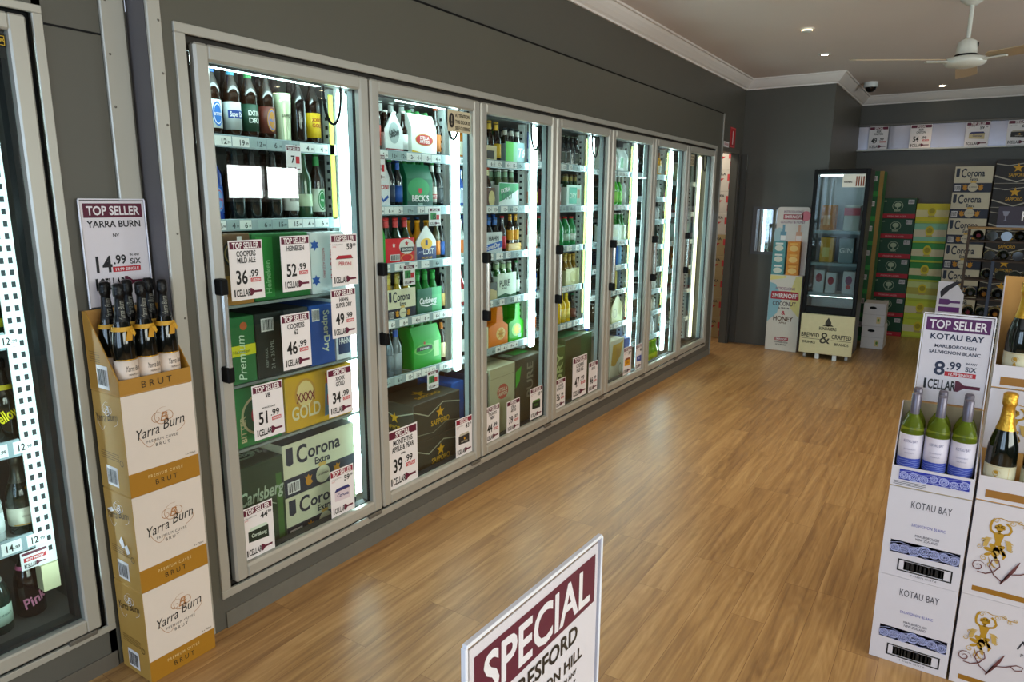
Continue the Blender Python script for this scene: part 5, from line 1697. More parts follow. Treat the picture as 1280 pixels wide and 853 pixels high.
# ================================================================ WINE DISPLAY BY THE AISLE
RZ = -math.pi / 2
KW = mat('cool_white_box', 'd8d4de', .5, var=.02)
NAVY = C('2430a8')
def waves(p, a, b, w, h, seed=4):
    r_ = random.Random(seed)
    p.rect(a, b, w, h, NAVY, 1)
    lt = C('b4bcf0')
    for k in range(7):
        cx = a + w * (k + .5) / 7; cy = b + h * r_.uniform(.35, .6); rr = h * r_.uniform(.3, .44)
        for q in (1.0, .66, .36):
            p.ell(cx, cy, rr * q, rr * q, lt, 2 + int(q * 3), 18, inner=.8 if q > .5 else .6)
    for k in range(5):
        p.ribbon([(a + w * t / 20, b + h * (.12 + .18 * k + .09 * math.sin(t * .9 + k * 1.3))) for t in range(21)], h * .03, lt, 6)
def k_front(p, w, h):
    p.rect(0, 0, w, h, KW, 1)
    p.text('KOTAU BAY', w * .54, h * .80, h * .075, C('3a3a44'), 'r', tr=.05, maxw=w * .5)
    p.text('SAUVIGNON BLANC', w * .54, h * .60, h * .03, C('5a5ab0'), 'r', tr=.05, maxw=w * .42)
    p.text('MARLBOROUGH', w * .54, h * .49, h * .026, C('3a3a4a'), 'r', maxw=w * .3); p.text('NEW ZEALAND', w * .54, h * .452, h * .026, C('3a3a4a'), 'r', maxw=w * .28)
    waves(p, w * .10, h * .27, w * .86, h * .14)
    p.frame(w * .22, h * .075, w * .68, h * .135, h * .014, INKK, 2); p.barcode(w * .30, h * .095, w * .5, h * .095, rnd, 1)
    p.text('9 418076 00137 8', w * .56, h * .04, h * .018, C('4a4a54'), 'r', tr=.15, maxw=w * .5)
KX = 2.081
for k in range(2):
    carton((KX, 2.524, .001 + k * .3125), 'white wine carton with blue wave band, %s' % ['on the floor by the aisle', 'directly under the tray of green bottles'][k], .226, .165, .3115, KW, front=k_front, rz=RZ, name='wine_carton')
open_tray((KX, 2.524, .626), RZ, .226, .165, .07, .25, 'white cut down carton with blue waves holding green wine bottles', KW, mat('kraft_inside', 'a89878', .7),
          front=lambda p, w, h: (waves(p, w * .1, h * .38, w * .85, h * .5, 9), [p.rect(w * .04, h * (.26 - .07 * k), w * .4, h * .025, C('4a4a54'), 1) for k in range(3)]))
WINEG = mat('green_wine_glass', 'c4e04a', .04, trans=.85, ior=1.2, var=.03, spec=.5)
def k_label(p, r, h):
    p.rect(-r * 1.25, h * .2, r * 2.5, h * .105, C('3446a8'), 1)
    for k in range(4): p.ribbon([(-r * 1.25 + r * 2.5 * t / 12, h * (.215 + .022 * k + .005 * math.sin(t + k))) for t in range(13)], h * .004, C('8a98d0'), 3)
    p.text('KOTAU BAY', 0, h * .48, h * .03, C('7a7aa0'), 'r', maxw=r * 1.2); p.text('SAUVIGNON BLANC', 0, h * .4, h * .013, C('7a7aa0'), 'r', maxw=r)
    p.text('MARLBOROUGH', 0, h * .36, h * .011, C('7a7aa0'), 'r', maxw=r * .8)
CAPG = mat('grey_screwcap', '6f6a78', .35, .4, var=.05)
for row, y in (('front', 2.484), ('back', 2.562)):
    for k, x in enumerate((2.010, 2.081, 2.152)):
        bottle((x, y, .63), 'green white wine bottle with grey screwcap, %s row, %s' % (row, ['beside the aisle', 'middle', 'beside the gold foil bottles']
               [k]), 'bottle', 'wine', .0335, .305, WINEG, 'd4cfe0', CAPG, None, (.2, .565), k_label, 'kb', rz=RZ, seg=28)
sign_holder((2.095, 2.618, .876), RZ, .196, .30, TS, [('KOTAU BAY', .062, 'b'), ('MARLBOROUGH', .036, 'b'), ('SAUVIGNON BLANC', .036, 'b')], 'white TOP SELLER sign priced 8.99 above the green wine bottles', '8', .15, single='12.99 SINGLE', ink=C('24304a'), band=C('5a1c5a'))

NW = mat('white_prosecco_box', 'd9d3da', .5, var=.02)
NG = C('b5891f'); NGL = C('c8a55a'); NM = C('6a3a3a')
def cherub(p, a, b, s):
    """gold winged figure with raised arms among vine scrolls"""
    def S(pts, m=NG, l=2):
        p.poly([(a + x * s, b + y * s) for x, y in pts], m, l)
    def Rb(pts, w, m=NG, l=2, t=False):
        p.ribbon([(a + x * s, b + y * s) for x, y in pts], w * s, m, l, t)
    p.ell(a + .0 * s, b + .335 * s, s * .062, s * .072, NG, 2, 16)
    for x, y, r in ((-.05, .37, .04), (.0, .40, .045), (.05, .385, .04), (.065, .345, .03), (-.065, .34, .028)):
        p.ell(a + x * s, b + y * s, r * s, r * s * .9, NG, 3, 12)
    Rb([(0, .29), (0, .22)], .05)
    S([(-.10, .225), (-.05, .24), (.05, .24), (.10, .225), (.075, .12), (.055, .03), (.075, -.06), (-.06, -.06), (-.045, .03), (-.07, .12)])
    Rb([(-.085, .215), (-.15, .27), (-.165, .36), (-.15, .46), (-.105, .535)], .045)
    Rb([(.085, .215), (.165, .25), (.20, .33), (.165, .42), (.10, .47)], .045)
    for sg in (-1, 1):
        for q in range(4):
            pts = [(sg * (.09 + .02 * q), .10 - .03 * q), (sg * (.20 + .015 * q), .10 - .045 * q), (sg * (.27 - .01 * q), .03 - .05 * q), (sg * (.20 - .01 * q), .035 - .045 * q)]
            S(pts if sg < 0 else pts[::-1], NGL, 2 + q)
    for x, y, rx, ry, an in ((-.06, -.10, .10, .05, 2.4), (.05, -.10, .10, .05, .7), (-.13, -.17, .10, .045, 2.9), (.0, -.18, .06, .10, .2), (-.03, -.27, .09, .045, 2.1), (.09, -.19, .09, .04, -.6), (-.14, -.28, .07, .035, .5), (.02, -.37, .035, .09, .3)):
        p.ell(a + x * s, b + y * s, rx * s, ry * s, NG if an > .3 else NGL, 2, 14, rot=an)
    Rb([(.05, -.08), (.11, -.16), (.15, -.25), (.13, -.33)], .07, NG, 2, True)
    Rb([(-.10, .54), (.0, .57), (.12, .53), (.26, .56), (.40, .50), (.54, .51)], .018)
    for cx, cy, r_, sg, st in ((-.07, .50, .06, 1, 0), (.20, .50, .06, -1, 1), (.32, .55, .055, 1, 2), (.42, .47, .05, -1, 0), (.52, .53, .04, 1, 1), (-.24, .02, .05, 1, 0), (-.30, -.14, .06, -1, 2), (-.20, -.38, .07, 1, 1), (-.06, -.50, .08, -1, 0), (.24, -.10, .05, 1, 1)):
        p.spiral(a + s * cx, b + s * cy, s * r_, NGL, 1.4, s * .016, 3, st, sg)
    Rb([(-.12, -.34), (-.08, -.46), (.0, -.54), (.09, -.56)], .03, NG, 2, True)
def n_front(p, w, h):
    p.rect(0, 0, w, h, NW, 1); p.rect(w * .10, h * .055, w * .9, h * .055, C('9a6a1c'), 2)
    cherub(p, w * .30, h * .60, w * .62)
    def nr(pts, t, tp=False):
        p.ribbon([(w * x, h * y) for x, y in pts], w * t, NM, 6, tp)
    p.spiral(w * .13, h * .33, w * .085, NM, 1.5, w * .014, 6, 0, 1)
    nr([(.13, .27), (.22, .265), (.30, .30), (.36, .37), (.34, .43), (.27, .42), (.25, .35), (.31, .27), (.40, .22)], .014)
    nr([(.56, .46), (.51, .37), (.45, .28), (.39, .19)], .04, True)
    nr([(.39, .20), (.46, .31), (.58, .335), (.70, .39), (.77, .385), (.76, .345), (.69, .33), (.64, .36)], .013)
    p.text('Nicci', w * .66, h * .56, h * .1, C('2a2a34'), 'r', 'l', shear=.35); p.text('PROSECCO', w * .72, h * .49, h * .035, C('2a2a34'), 'r', 'l', tr=.15)
NX = 2.32
for k in range(2):
    carton((NX, 2.524, .001 + k * .3165), 'white carton with gold winged figure, %s' % ['on the floor beside the blue wave carton', 'upper one beside the blue wave carton'][k], .236, .165, .3155, NW, front=n_front, rz=RZ, name='wine_carton')
open_tray((NX, 2.524, .635), RZ, .236, .165, .08, .12, 'low white tray with brown bar holding gold foil bottles', NW, KRAFT, front=lambda p, w, h: p.rect(w * .09, h * .18, w * .91, h * .3, C('9a6a2a'), 1))
def n_label(p, r, h):
    p.spiral(0, h * .26, r * .3, NG, 1.5, .0016, 1); p.ell(0, h * .2, r * .12, r * .3, NG, 1, 14); p.ell(0, h * .27, r * .14, r * .14, NG, 1, 14); p.frame(-r * .8, h * .1, r * 1.6, h * .22, .0008, NGL, 1)
def n_bottle(x, y, z, label):
    return bottle((x, y, z), label, 'bottle', 'champ', .0405, .335, '0c100c', 'c8c4a8', GOLDF, None, (.09, .33), n_label, 'nb', rz=RZ - .25, seg=28)
n_bottle(2.252, 2.49, .639, 'gold foil sparkling bottle in the low tray beside the green wine bottles')
n_bottle(2.345, 2.49, .639, 'gold foil sparkling bottle at the photo edge in low tray')
# taller stack behind
N2Y = 2.715
for k in range(3):
    carton((NX + .004, N2Y, .001 + k * .3165), 'white carton with gold winged figure, taller rear stack, %s' % ['bottom', 'middle', 'top behind foil bottles'][k], .236, .165, .3155, NW, front=n_front, rz=RZ, name='wine_carton')
open_tray((NX + .004, N2Y, .9515), RZ, .236, .165, .075, .345, 'tall backed kraft tray on the rear stack of gold figure cartons', NW, KRAFT, front=lambda p, w, h: p.rect(w * .09, h * .15, w * .91, h * .35, C('9a6a2a'), 1))
n_bottle(2.268, 2.69, .956, 'gold foil sparkling bottle in the tall backed tray')
n_bottle(2.362, 2.69, .956, 'second gold foil sparkling bottle in the tall backed tray')

# ================================================================ BACK OF THE SHOP
# upright drinks fridge with curved-in base panel and castors
def drinks_fridge():
    t = tag(empty('drinks_fridge', (1.03, 7.28, 0), RZ), 'tall black framed glass door drinks fridge with cream base panel on castors', 'fridge')
    w, d, z0, z1 = .485, .33, .055, 1.85
    # local: front at x=0, back at x=-d
    c = MB()
    c.box(-d, -.02, -w / 2, -w / 2 + .025, z0 + .02, z1, mat('fridge_side', '2a2a2c', .35)); c.box(-d, -.02, w / 2 - .025, w / 2, z0 + .02, z1, mat('fridge_side', '2a2a2c', .35))
    c.box(-d, -d + .02, -w / 2 + .025, w / 2 - .025, z0 + .02, z1, mat('fridge_back', '8a9094', .4)); c.box(-d + .02, -.02, -w / 2 + .025, w / 2 - .025, z1 - .05, z1, BLACK); c.box(-d + .02, -.02, -w / 2 + .025, w / 2 - .025, z0 + .02, .45, BLACK)
    obj('cabinet', c, t)
    f = MB(); fb = BLACK
    f.box(-.02, .02, -w / 2, -w / 2 + .035, .46, z1, fb, .006); f.box(-.02, .02, w / 2 - .035, w / 2, .46, z1, fb, .006); f.box(-.02, .02, -w / 2 + .03, w / 2 - .03, z1 - .045, z1, fb, .006); f.box(-.02, .02, -w / 2 + .03, w / 2 - .03, .46, .53, fb, .006)
    df = obj('door_frame', f, t)
    g = MB(); g.box(.004, .008, -w / 2 + .034, w / 2 - .034, .528, z1 - .044, pane_mat('fridge_glass', (.78, .84, .84), 3.0)); obj('glass_pane', g, t)
    b = MB(); b.box(-.02, .012, -w / 2, w / 2, z0, .452, mat('cream_panel', 'cdc39b', .4), .004); bp = obj('base_panel', b, t)
    l = MB(); p = Print(l, (.012, -w / 2, z0), eps=.001); k = C('3a342a')
    p.ell(w * .52, .315, .028, .035, k, 1, 18); p.poly([(w * .52 - .02, .34), (w * .52 + .02, .34), (w * .52, .372)], k, 1); p.poly([(w * .52 - .05, .285), (w * .52 + .05, .285), (w * .52 + .035, .3), (w * .52 - .035, .3)], k, 1)
    p.text('BUNDABERG', w * .52, .245, .03, k, maxw=.16); p.text('BREWED', w * .20, .165, .042, k, maxw=.17); p.text('& CRAFTED', w * .73, .165, .042, k, 'b', maxw=.01) if False else p.text('CRAFTED', w * .79, .165, .042, k, maxw=.18)
    p.text('&', w * .48, .11, .11, k, 'r'); p.rect(w * .04, .145, .17, .004, k, 1); p.rect(w * .60, .145, .18, .004, k, 1); p.text('DRINKS', w * .18, .10, .025, k, maxw=.13); p.text('BRANDS', w * .80, .10, .025, k, maxw=.13)
    obj('lettering', l, bp)
    for z in (.66, .96, 1.27):
        s = MB(); s.box(-d + .02, -.03, -w / 2 + .026, w / 2 - .026, z - .012, z, WMETAL); s.box(-.03, -.026, -w / 2 + .026, w / 2 - .026, z - .03, z, RAILM); obj('shelf', s, t)
    s = MB(); s.box(-.075, -.03, -w / 2 + .05, w / 2 - .05, z1 - .066, z1 - .052, led_mat('fridge_lamp', (.85, 1, .98), 10.0)); obj('light_tube', s, t)
    s = MB(); s.box(-.06, -.04, -w / 2 + .05, w / 2 - .05, .625, .629, led_mat('fridge_lamp_low', (.85, 1, .98), 8.0)); obj('light_tube', s, t)
    for sx in (-.05, -d + .05):
        for sy in (-w / 2 + .05, w / 2 - .05):
            q = MB(); q.lathe([(0, -.012), (.024, -.012), (.026, 0), (.024, .012), (0, .012)], C('b8b8b8', 40), 14, sx, sy, .026, 'Y'); q.box(sx - .018, sx + .018, sy - .018, sy + .018, .045, z0 + .02, WMETAL)
            obj('castor', q, t)
    for sy in (-.07, .09):
        q = MB(); q.box(-.04, .0, sy - .018, sy + .018, .0, z0, C('d0d4d6', 40), .002); obj('foot_bracket', q, t)
    tp = MB(); tp.box(.0095, .0105, w * .02, w / 2 - .04, 1.68, 1.80, mat('door_sticker', 'd8d8d0', .4)); ss = obj('sticker', tp, t)
    l = MB(); p = Print(l, (.0105, w * .02, 1.68), eps=.001); p.text('BUNDABERG', .05, .04, .018, INKK, maxw=.07)
    for q in range(4): p.rect(.115 + q * .02, .01, .012, .09, C('7a3a1c'), 1)
    obj('lettering', l, ss)
drinks_fridge()
def inside(x, z, w, h, col, label, fr=None):
    carton((x, 7.42, z), label, w, .12, h, col, front=fr, rz=RZ)
inside(.945, .961, .12, .24, 'd8a01c', 'yellow carton on the middle shelf of black framed fridge', lambda p, w, h: p.rect(w * .2, h * .2, w * .5, h * .4, C('e8d07a'), 1))
inside(1.12, .961, .13, .24, '8a9aa0', 'grey blue carton on the middle shelf of black framed fridge', lambda p, w, h: p.text('GIN', w * .5, h * .4, h * .2, WHITE))
inside(.90, .661, .10, .22, 'd8d8dc', 'white carton with red shield on low shelf of black framed fridge', lambda p, w, h: p.ell(w * .5, h * .65, w * .3, h * .2, C('a02038'), 1))
inside(1.01, .661, .095, .20, 'd0d0d4', 'white carton with red shield beside another, low shelf of black framed fridge', lambda p, w, h: p.ell(w * .5, h * .6, w * .3, h * .2, C('a02038'), 1))
inside(1.17, .661, .11, .22, 'd8d8dc', 'white carton with purple berry picture on low shelf of black framed fridge', lambda p, w, h: (p.ell(w * .5, h * .6, w * .28, h * .2, C('8a3a6a'), 1), p.ell(w * .5, h * .3, w * .2, h * .1, C('d02838'), 1)))
inside(.93, 1.271, .13, .24, 'c87a2c', 'orange carton on the upper shelf of black framed fridge', lambda p, w, h: p.rect(w * .2, h * .2, w * .5, h * .4, C('e8b07a'), 1))
inside(1.14, 1.271, .14, .24, 'c0c0b8', 'pale carton with red top on upper shelf of black framed fridge', lambda p, w, h: p.rect(0, h * .6, w, h * .3, C('c84a5a'), 1))

# cardboard spirits display
def spirits_stand():
    t = tag(empty('display_stand', (.57, 7.52, 0), RZ), 'slim cardboard spirits display with red lettering on pale yellow and blue panel', 'display stand')
    w, d = .318, .10
    b = MB(); cm = mat('pale_display_card', 'd8d4d0', .45, var=.02)
    b.box(-d / 2, d / 2, -w / 2, w / 2, 0.0, .797, cm, .003)
    bo = obj('base_bin', b, t)
    l = MB(); p = Print(l, (d / 2, -w / 2, 0), eps=.001)
    p.rect(w * .01, 0.004, w * .98, .79, C('dcd6cc'), 1)
    p.poly([(w * .01, .30), (w * .3, .40), (w * .42, .56), (w * .2, .70), (w * .01, .72)], C('8cbccb'), 2); p.poly([(w * .99, .36), (w * .7, .46), (w * .66, .62), (w * .8, .79), (w * .99, .79)], C('dfd28a'), 2)
    p.poly([(w * .01, .74), (w * .5, .77), (w * .5, .79), (w * .01, .79)], C('e8dc8a'), 2)
    p.text('INTRODUCING', w * .5, .645, .028, C('8a5a7a'), maxw=w * .6, l=3)
    p.poly([(w * .08, .545), (w * .92, .545), (w * .94, .555), (w * .92, .625), (w * .5, .632), (w * .08, .625), (w * .06, .555)], C('b01c30'), 3); p.text('SMIRNOFF', w * .5, .562, .045, WHITE, maxw=w * .78, l=4)
    p.text('COCONUT', w * .5, .48, .042, C('4a3038'), maxw=w * .72, l=3); p.text('& CREAM', w * .5, .445, .018, C('4a3038'), l=3); p.text('&', w * .5, .385, .042, C('b01c30'), l=3)
    p.text('HONEY', w * .5, .32, .048, C('5a3a20'), maxw=w * .62, l=3); p.text('APPLE', w * .5, .29, .018, C('5a3a20'), l=3)
    p.poly([(w * .3, .11), (w * .72, .11), (w * .72, .145), (w * .3, .145)], C('a01c30'), 3); p.text('SMIRNOFF', w * .51, .117, .02, WHITE, maxw=w * .36, l=4); p.text('FLAVOURED VODKA', w * .51, .085, .016, INKK, maxw=w * .42, l=3); p.text('OF AUSTRALIA', w * .51, .06, .014, INKK, maxw=w * .36, l=3)
    obj('lettering', l, bo)
    h = MB(); hx = -d / 2 + .012
    pts = [(-w / 2, .797), (w / 2, .797), (w / 2, 1.46)] + [(w / 2 - .03 + .03 * math.cos(a), 1.46 + .03 * math.sin(a)) for a in (.5, 1.0, 1.57)] + [(-w / 2 + .03 - .03 * math.sin(a), 1.46 + .03 * math.cos(a)) for a in (0, .5, 1.0)] + [(-w / 2, 1.46)]
    h.prism(pts, hx - .006, hx, cm, 'X'); hc = obj('header_card', h, t)
    l = MB(); p = Print(l, (hx, -w / 2, 0), eps=.001)
    p.ell(w * .88, 1.40, .05, .05, C('d87a8a'), 1, 16); p.ell(w * .1, 1.2, .05, .08, C('a8c8d0'), 1, 16)
    p.text('INTRODUCING', w * .5, 1.43, .024, C('8a5a7a'), maxw=w * .6); p.rect(w * .2, 1.365, w * .6, .05, C('a01c38'), 1); p.text('SMIRNOFF', w * .5, 1.375, .032, WHITE, maxw=w * .54); p.text('COCONUT & HONEY', w * .5, 1.325, .026, C('8a5a7a'), maxw=w * .75)
    for cx, cc in ((.24, '6a98b0'), (.72, 'd8a890')):
        p.rect(w * cx - .03, 1.12, .06, .12, C(cc), 2); p.rect(w * cx - .012, 1.24, .024, .07, C(cc), 2); p.rect(w * cx - .026, 1.15, .052, .05, WHITE, 3)
    obj('lettering', l, hc)
spirits_stand()
for col_, xs, cs, nm in ((0, .475, '5a9aa0', 'teal'), (1, .618, 'd88a2c', 'orange')):
    for k in range(3):
        carton((xs, 7.515, .7975 + k * .115), 'small %s gift carton, %s on the cardboard spirits display' % (nm, ['lowest', 'middle', 'top'][k]), .125, .08, .114, cs, rz=RZ,
               front=lambda p, w, h: (p.ell(w * .5, h * .4, w * .34, h * .26, C('d8dcd0' if col_ == 0 else 'e8c070'), 1, 16), p.rect(w * .2, h * .72, w * .6, h * .16, C('e0e4e0' if col_ == 0 else 'e8b050'), 1)))

# carton stacks against the alcove wall
def pal_green(p, w, h):
    p.rect(0, 0, w, h * .22, C('b01c2c'), 1); p.text('PREMIUM LAGER', w * .5, h * .06, h * .08, C('d88a90'), maxw=w * .6)
    g = C('a8b89a'); p.ell(w * .5, h * .62, w * .15, h * .23, g, 1, 20, inner=.9); p.ell(w * .5, h * .66, w * .09, h * .12, g, 1, 14); p.rect(w * .485, h * .46, w * .03, h * .14, g, 1); p.text('BEER', w * .5, h * .34, h * .09, g)
    p.barcode(w * .78, h * .72, w * .16, h * .2, rnd, 1); p.text('CLUB', w * .12, h * .82, h * .06, g)
for k in range(7):
    carton((1.38, 9.26, .001 + k * .2275), 'dark green beer carton with red base band, %s of its stack beside the yellow ones' % ['bottom', 'second', 'third', 'fourth', 'fifth', 'sixth', 'top'][k], .365, .30, .2265, '14442c', front=pal_green, rz=RZ)
YF = [('c8d43a', 'd8cfa8', 'lime'), ('c8d43a', 'd8cfa8', 'lime'), ('c8d88a', 'b8b04a', 'pale lime'), ('2f8a3a', 'd8cfa0', 'green'), ('3a9a4a', 'd8d0a8', 'green'), ('8ac8a8', 'd8d0b0', 'pale green'), ('d8cc2a', 'e0d8a0', 'yellow')]
for k in range(7):
    a_, b_, n_ = YF[k]
    def yf(p, w, h, a_=a_, b_=b_):
        p.rect(0, h * .32, w, h * .36, C(b_), 1); p.ell(w * .48, h * .62, w * .13, h * .26, C('d8c82a'), 2, 18); p.ell(w * .48, h * .64, w * .09, h * .14, C('a89a1c'), 3, 14); p.rect(w * .38, h * .3, w * .2, h * .1, C('b8a85a'), 3); p.rect(0, 0, w, h * .1, C('b8c83a'), 1)
    carton((1.728, 9.27, .001 + k * .219), '%s citrus print drinks carton, %s of its stack' % (n_, ['bottom', 'second', 'third', 'fourth', 'fifth', 'sixth', 'top'][k]), .318, .30, .218, a_, front=yf, rz=RZ)
for k in range(7):
    carton((2.067, 9.17, .001 + k * .2755), 'cream and navy crown carton, %s of the tall stack against alcove wall' % ['bottom', 'second', 'third', 'fourth', 'fifth', 'sixth', 'top'][k], .345, .30, .2745, 'd2c8ae', front=lambda p, w, h: f_corona(p, w, h, 'd2c8ae'), rz=RZ)
for k in range(8):
    carton((2.44, 9.17, .001 + k * .2487), 'black carton with gold star and white wave, %s of the stack beside the crown cartons' % ['bottom', 'second', 'third', 'fourth', 'fifth', 'sixth', 'seventh', 'top'][k], .37, .30, .2477, '241f1e', rz=RZ,
           front=lambda p, w, h: (p.star(w * .52, h * .66, h * .2, C('d8a01c'), 3), p.text('SAPPORO', w * .52, h * .3, h * .14, C('c89a2a'), maxw=w * .4), p.ribbon([(0, h * .34), (w * .52, h * .08), (w, h * .34)], h * .05, C('b8b0a0'), 2), p.ribbon([(0, h * .84), (w * .3, h * .76), (w, h * .92)], h * .03, C('b8b0a0'), 2), p.rect(0, 0, w, h * .04, C('8a8478'), 1)))
for k in range(7):
    carton((1.13, 8.72, .001 + k * .268), 'green and kraft edged carton behind the black framed fridge, %s of its stack' % ['bottom', 'second', 'third', 'fourth', 'fifth', 'sixth', 'top'][k], .26, .30, .267, '1c5a30', rz=RZ,
           front=lambda p, w, h: (p.rect(w * .84, 0, w * .16, h, C('9a7a3a'), 1), p.barcode(w * .6, h * .6, w * .16, h * .2, rnd, 1), p.rect(0, 0, w * .84, h * .2, C('2f8a3a'), 1)))
for k in range(2):
    carton((1.355 + (.004, -.006)[k], 8.29, .001 + k * .2455), 'white carton with black hand hole, %s of two beside the black framed fridge' % ['lower', 'upper'][k], .215, .30, .2445, 'd4d4d6', rz=RZ + (.0, .03)[k],
           front=lambda p, w, h: (p.ell(w * .42, h * .8, w * .16, h * .06, BLACK, 2, 18), p.rect(w * .62, h * .12, w * .18, h * .28, C('d8c890'), 1), p.ell(w * .71, h * .27, w * .05, h * .07, C('5a8a3a'), 2, 12), p.rect(0, h * .5, w, h * .012, C('a8a8ac'), 1)))

# wine rack with bottles lying on their sides
def wine_rack():
    t = tag(empty('wine_rack', (2.40, 7.4, 0)), 'timber wine rack of lying bottles with blue grey post before the crown cartons', 'wine rack')
    wood = mat('dark_rack_timber', '3a2a1e', .6, var=.1); led = mat('rack_ledge_timber', '8a6a40', .6, var=.1); blu = mat('blue_grey_post', '2a3448', .5)
    x0, x1, y0, y1 = -.32, .36, -.14, .14
    m = MB(); m.box(x0, x1, y0, y1, 1.318, 1.336, led, .002); obj('ledge', m, t)
    for x in (x0 + .005, x1 - .03):
        for y in (y0 + .005, y1 - .03):
            m = MB(); m.box(x, x + .022, y, y + .022, 0, 1.318, wood, .002); obj('post', m, t)
    m = MB(); m.box(-.117, -.092, y0 - .03, y0 - .004, 0, 1.05, blu, .002); obj('front_post', m, t)
    for z in ROWS:
        for y in (y0 + .03, y1 - .05):
            m = MB(); m.box(x0 + .005, x1 - .008, y, y + .014, z - .060, z - .0428, wood, .002); obj('crossbar', m, t)
    return t
ROWS = [1.262, 1.095, .925, .755, .585, .415, .245]
wine_rack()
gl_ = ['141a14', '101010', '1c1414', '18201a']; cp_ = ['5a1c2a', '20242a', '8a5a20', '3a3a40']
for r_, z in enumerate(ROWS):
    for c_ in range(6):
        x = 2.165 + c_ * .1
        if z < 1.1 and c_ == 0 and r_ in (1, 2): continue
        neck_out = r_ >= 3 or (r_ + c_) % 3 == 0
        k = (r_ * 5 + c_ * 3) % 4
        ms = bottle_meshes('wine', .042, .28, gl_[k], 'c8c0b0' if k % 2 else 'b0a060', C(cp_[k], 35), None, (.2, .5), seg=14)
        o = obj('wine_bottle', joined(('rk', k), ms), None, (x, 7.26 + (.28 if neck_out else 0), z))
        o.rotation_euler = (R(90) if neck_out else R(-90), 0, 0)
        tag(o, 'dark wine bottle lying in the timber rack, %s' % ('neck outward' if neck_out else 'base outward'), 'bottle', 'bottles lying in the timber rack, %s' % ('neck outward' if neck_out else 'base outward'))
m = MB(); m.box(-.002, .002, -.2, .2, 0, .16, mat('plum_sign', '2a1a2a', .4)); o = tag(obj('shelf_sign', m, None, (2.485, 7.32, 1.3525), RZ), 'dark plum sign with pale letters and wine glass on top of the timber rack', 'sign')
l = MB(); p = Print(l, (.002, -.2, 0), eps=.001); p.text('PINOT', .165, .045, .075, WHITE, 'b', 'l', maxw=.22)
g_ = C('7a7a8a'); p.poly([(.03, .12), (.08, .12), (.07, .085), (.058, .078), (.058, .045), (.072, .038), (.038, .038), (.052, .045), (.052, .078), (.04, .085)][::-1], g_, 1); obj('lettering', l, o)
m = MB(); m.box(-.015, .03, -.2, .205, -.0155, -.0005, C('8a90a0')); obj('channel', m, o)
m = MB(); m.prism([(-.10, .0), (.10, .0), (.10, .18), (.03, .29), (-.10, .29)], -.002, .002, C('d0ccd8'), 'X'); o = tag(obj('rack_card', m, None, (2.02, 7.2, .0 + .565), RZ), 'white and purple sign with bottle picture beside the timber rack', 'sign')
l = MB(); p = Print(l, (.002, -.10, 0), eps=.001); p.rect(.02, .02, .16, .045, C('5a1c6a'), 1); p.poly([(.02, .085), (.09, .085), (.11, .1), (.18, .1), (.18, .12), (.11, .12), (.09, .135), (.02, .135)], C('5a2a6a'), 1); p.poly([(.03, .14), (.09, .22), (.17, .29), (.12, .29), (.05, .24), (.02, .2)][::-1], C('1a1420'), 1); obj('lettering', l, o)
m = MB(); m.box(-.003, .003, -.008, .008, 0, .56, ALUD); m.box(-.05, .05, -.06, .06, 0, .006, ALUD)
st_ = obj('stand_pole', m, o, (-.006, 0, -.565))

# sign rail high on the alcove wall: polished panels behind price cards
b = MB()
pol = mat('polished_metal_panel', 'c4c4d2', .14, .6, var=.02, scale=2)
n = 90
for i in range(n):
    u0, u1 = i / n, (i + 1) / n
    X0_, X1_ = .85 + 4.3 * u0, .85 + 4.3 * u1
    def yy(x): return 9.47 - .012 * math.sin(x * 5.0) - .0025 * math.sin(x * 17.0)
    b.faces([(X0_, yy(X0_), 2.165), (X1_, yy(X1_), 2.165), (X1_, yy(X1_), 2.43), (X0_, yy(X0_), 2.43)], [(0, 1, 2, 3)], pol, True)
rl = tag(obj('panel_rail', b, None), 'polished metal strip running along the alcove wall under the ceiling', 'sign rail')
m = MB(); m.box(.848, 5.19, 9.40, 9.498, 2.145, 2.163, ALU, .002); obj('bottom_ledge', m, rl)
m = MB(); m.box(.848, 5.19, 9.43, 9.498, 2.432, 2.45, ALUD, .002); obj('top_lip', m, rl)
for x0_, x1_, hd, pr, pc in ((.968, 1.17, SP, '49', None), (1.395, 1.61, SP, '54', None), (1.935, 2.155, TS, '59', pic_box('c8b890', 'Corona', '2a2a6a')), (2.315, 2.53, SP, '6', pic_box('2a2624', 'SAPPORO', 'b8b0a0', 'd8a01c'))):
    price_card(((x0_ + x1_) / 2, 9.425, 2.1635), RZ, x1_ - x0_, .262, hd, ['BEER', 'CARTON'] if pc is None else [], pr, 'white price card reading %s, %s on the polished rail' % (pr, {'49': 'beside the alcove corner', '54': 'second from the alcove corner', '59': 'picturing a cream carton', '6': 'picturing a black carton'}[pr]), pic=pc)

# stockroom cartons seen through the doorway
for k in range(9):
    def sf(p, w, h):
        p.text('VODKA', w * .3, h * .75, h * .12, C('3a3a3a'), maxw=w * .4); p.poly([(w * .14, h * .6), (w * .46, h * .6), (w * .3, h * .44)], RED, 1)
        p.rect(w * .6, h * .1, w * .2, h * .28, RED, 1); p.rect(w * .55, h * .5, w * .3, h * .3, C('d84a4a'), 1); p.rect(w * .66, h * .8, w * .06, h * .14, RED, 1); p.rect(w * .82, h * .1, w * .14, h * .28, C('e88a8a'), 1)
    carton((-.21, 7.9, .001 + k * .2355), 'white spirits carton with red panels in the stockroom doorway stack, %s' % ['lowest', 'second', 'third', 'fourth', 'fifth', 'sixth', 'seventh', 'eighth', 'topmost'][k], .36, .28, .2345, ('d8cfc0' if k > 4 else 'c0a878'), front=sf, rz=RZ)
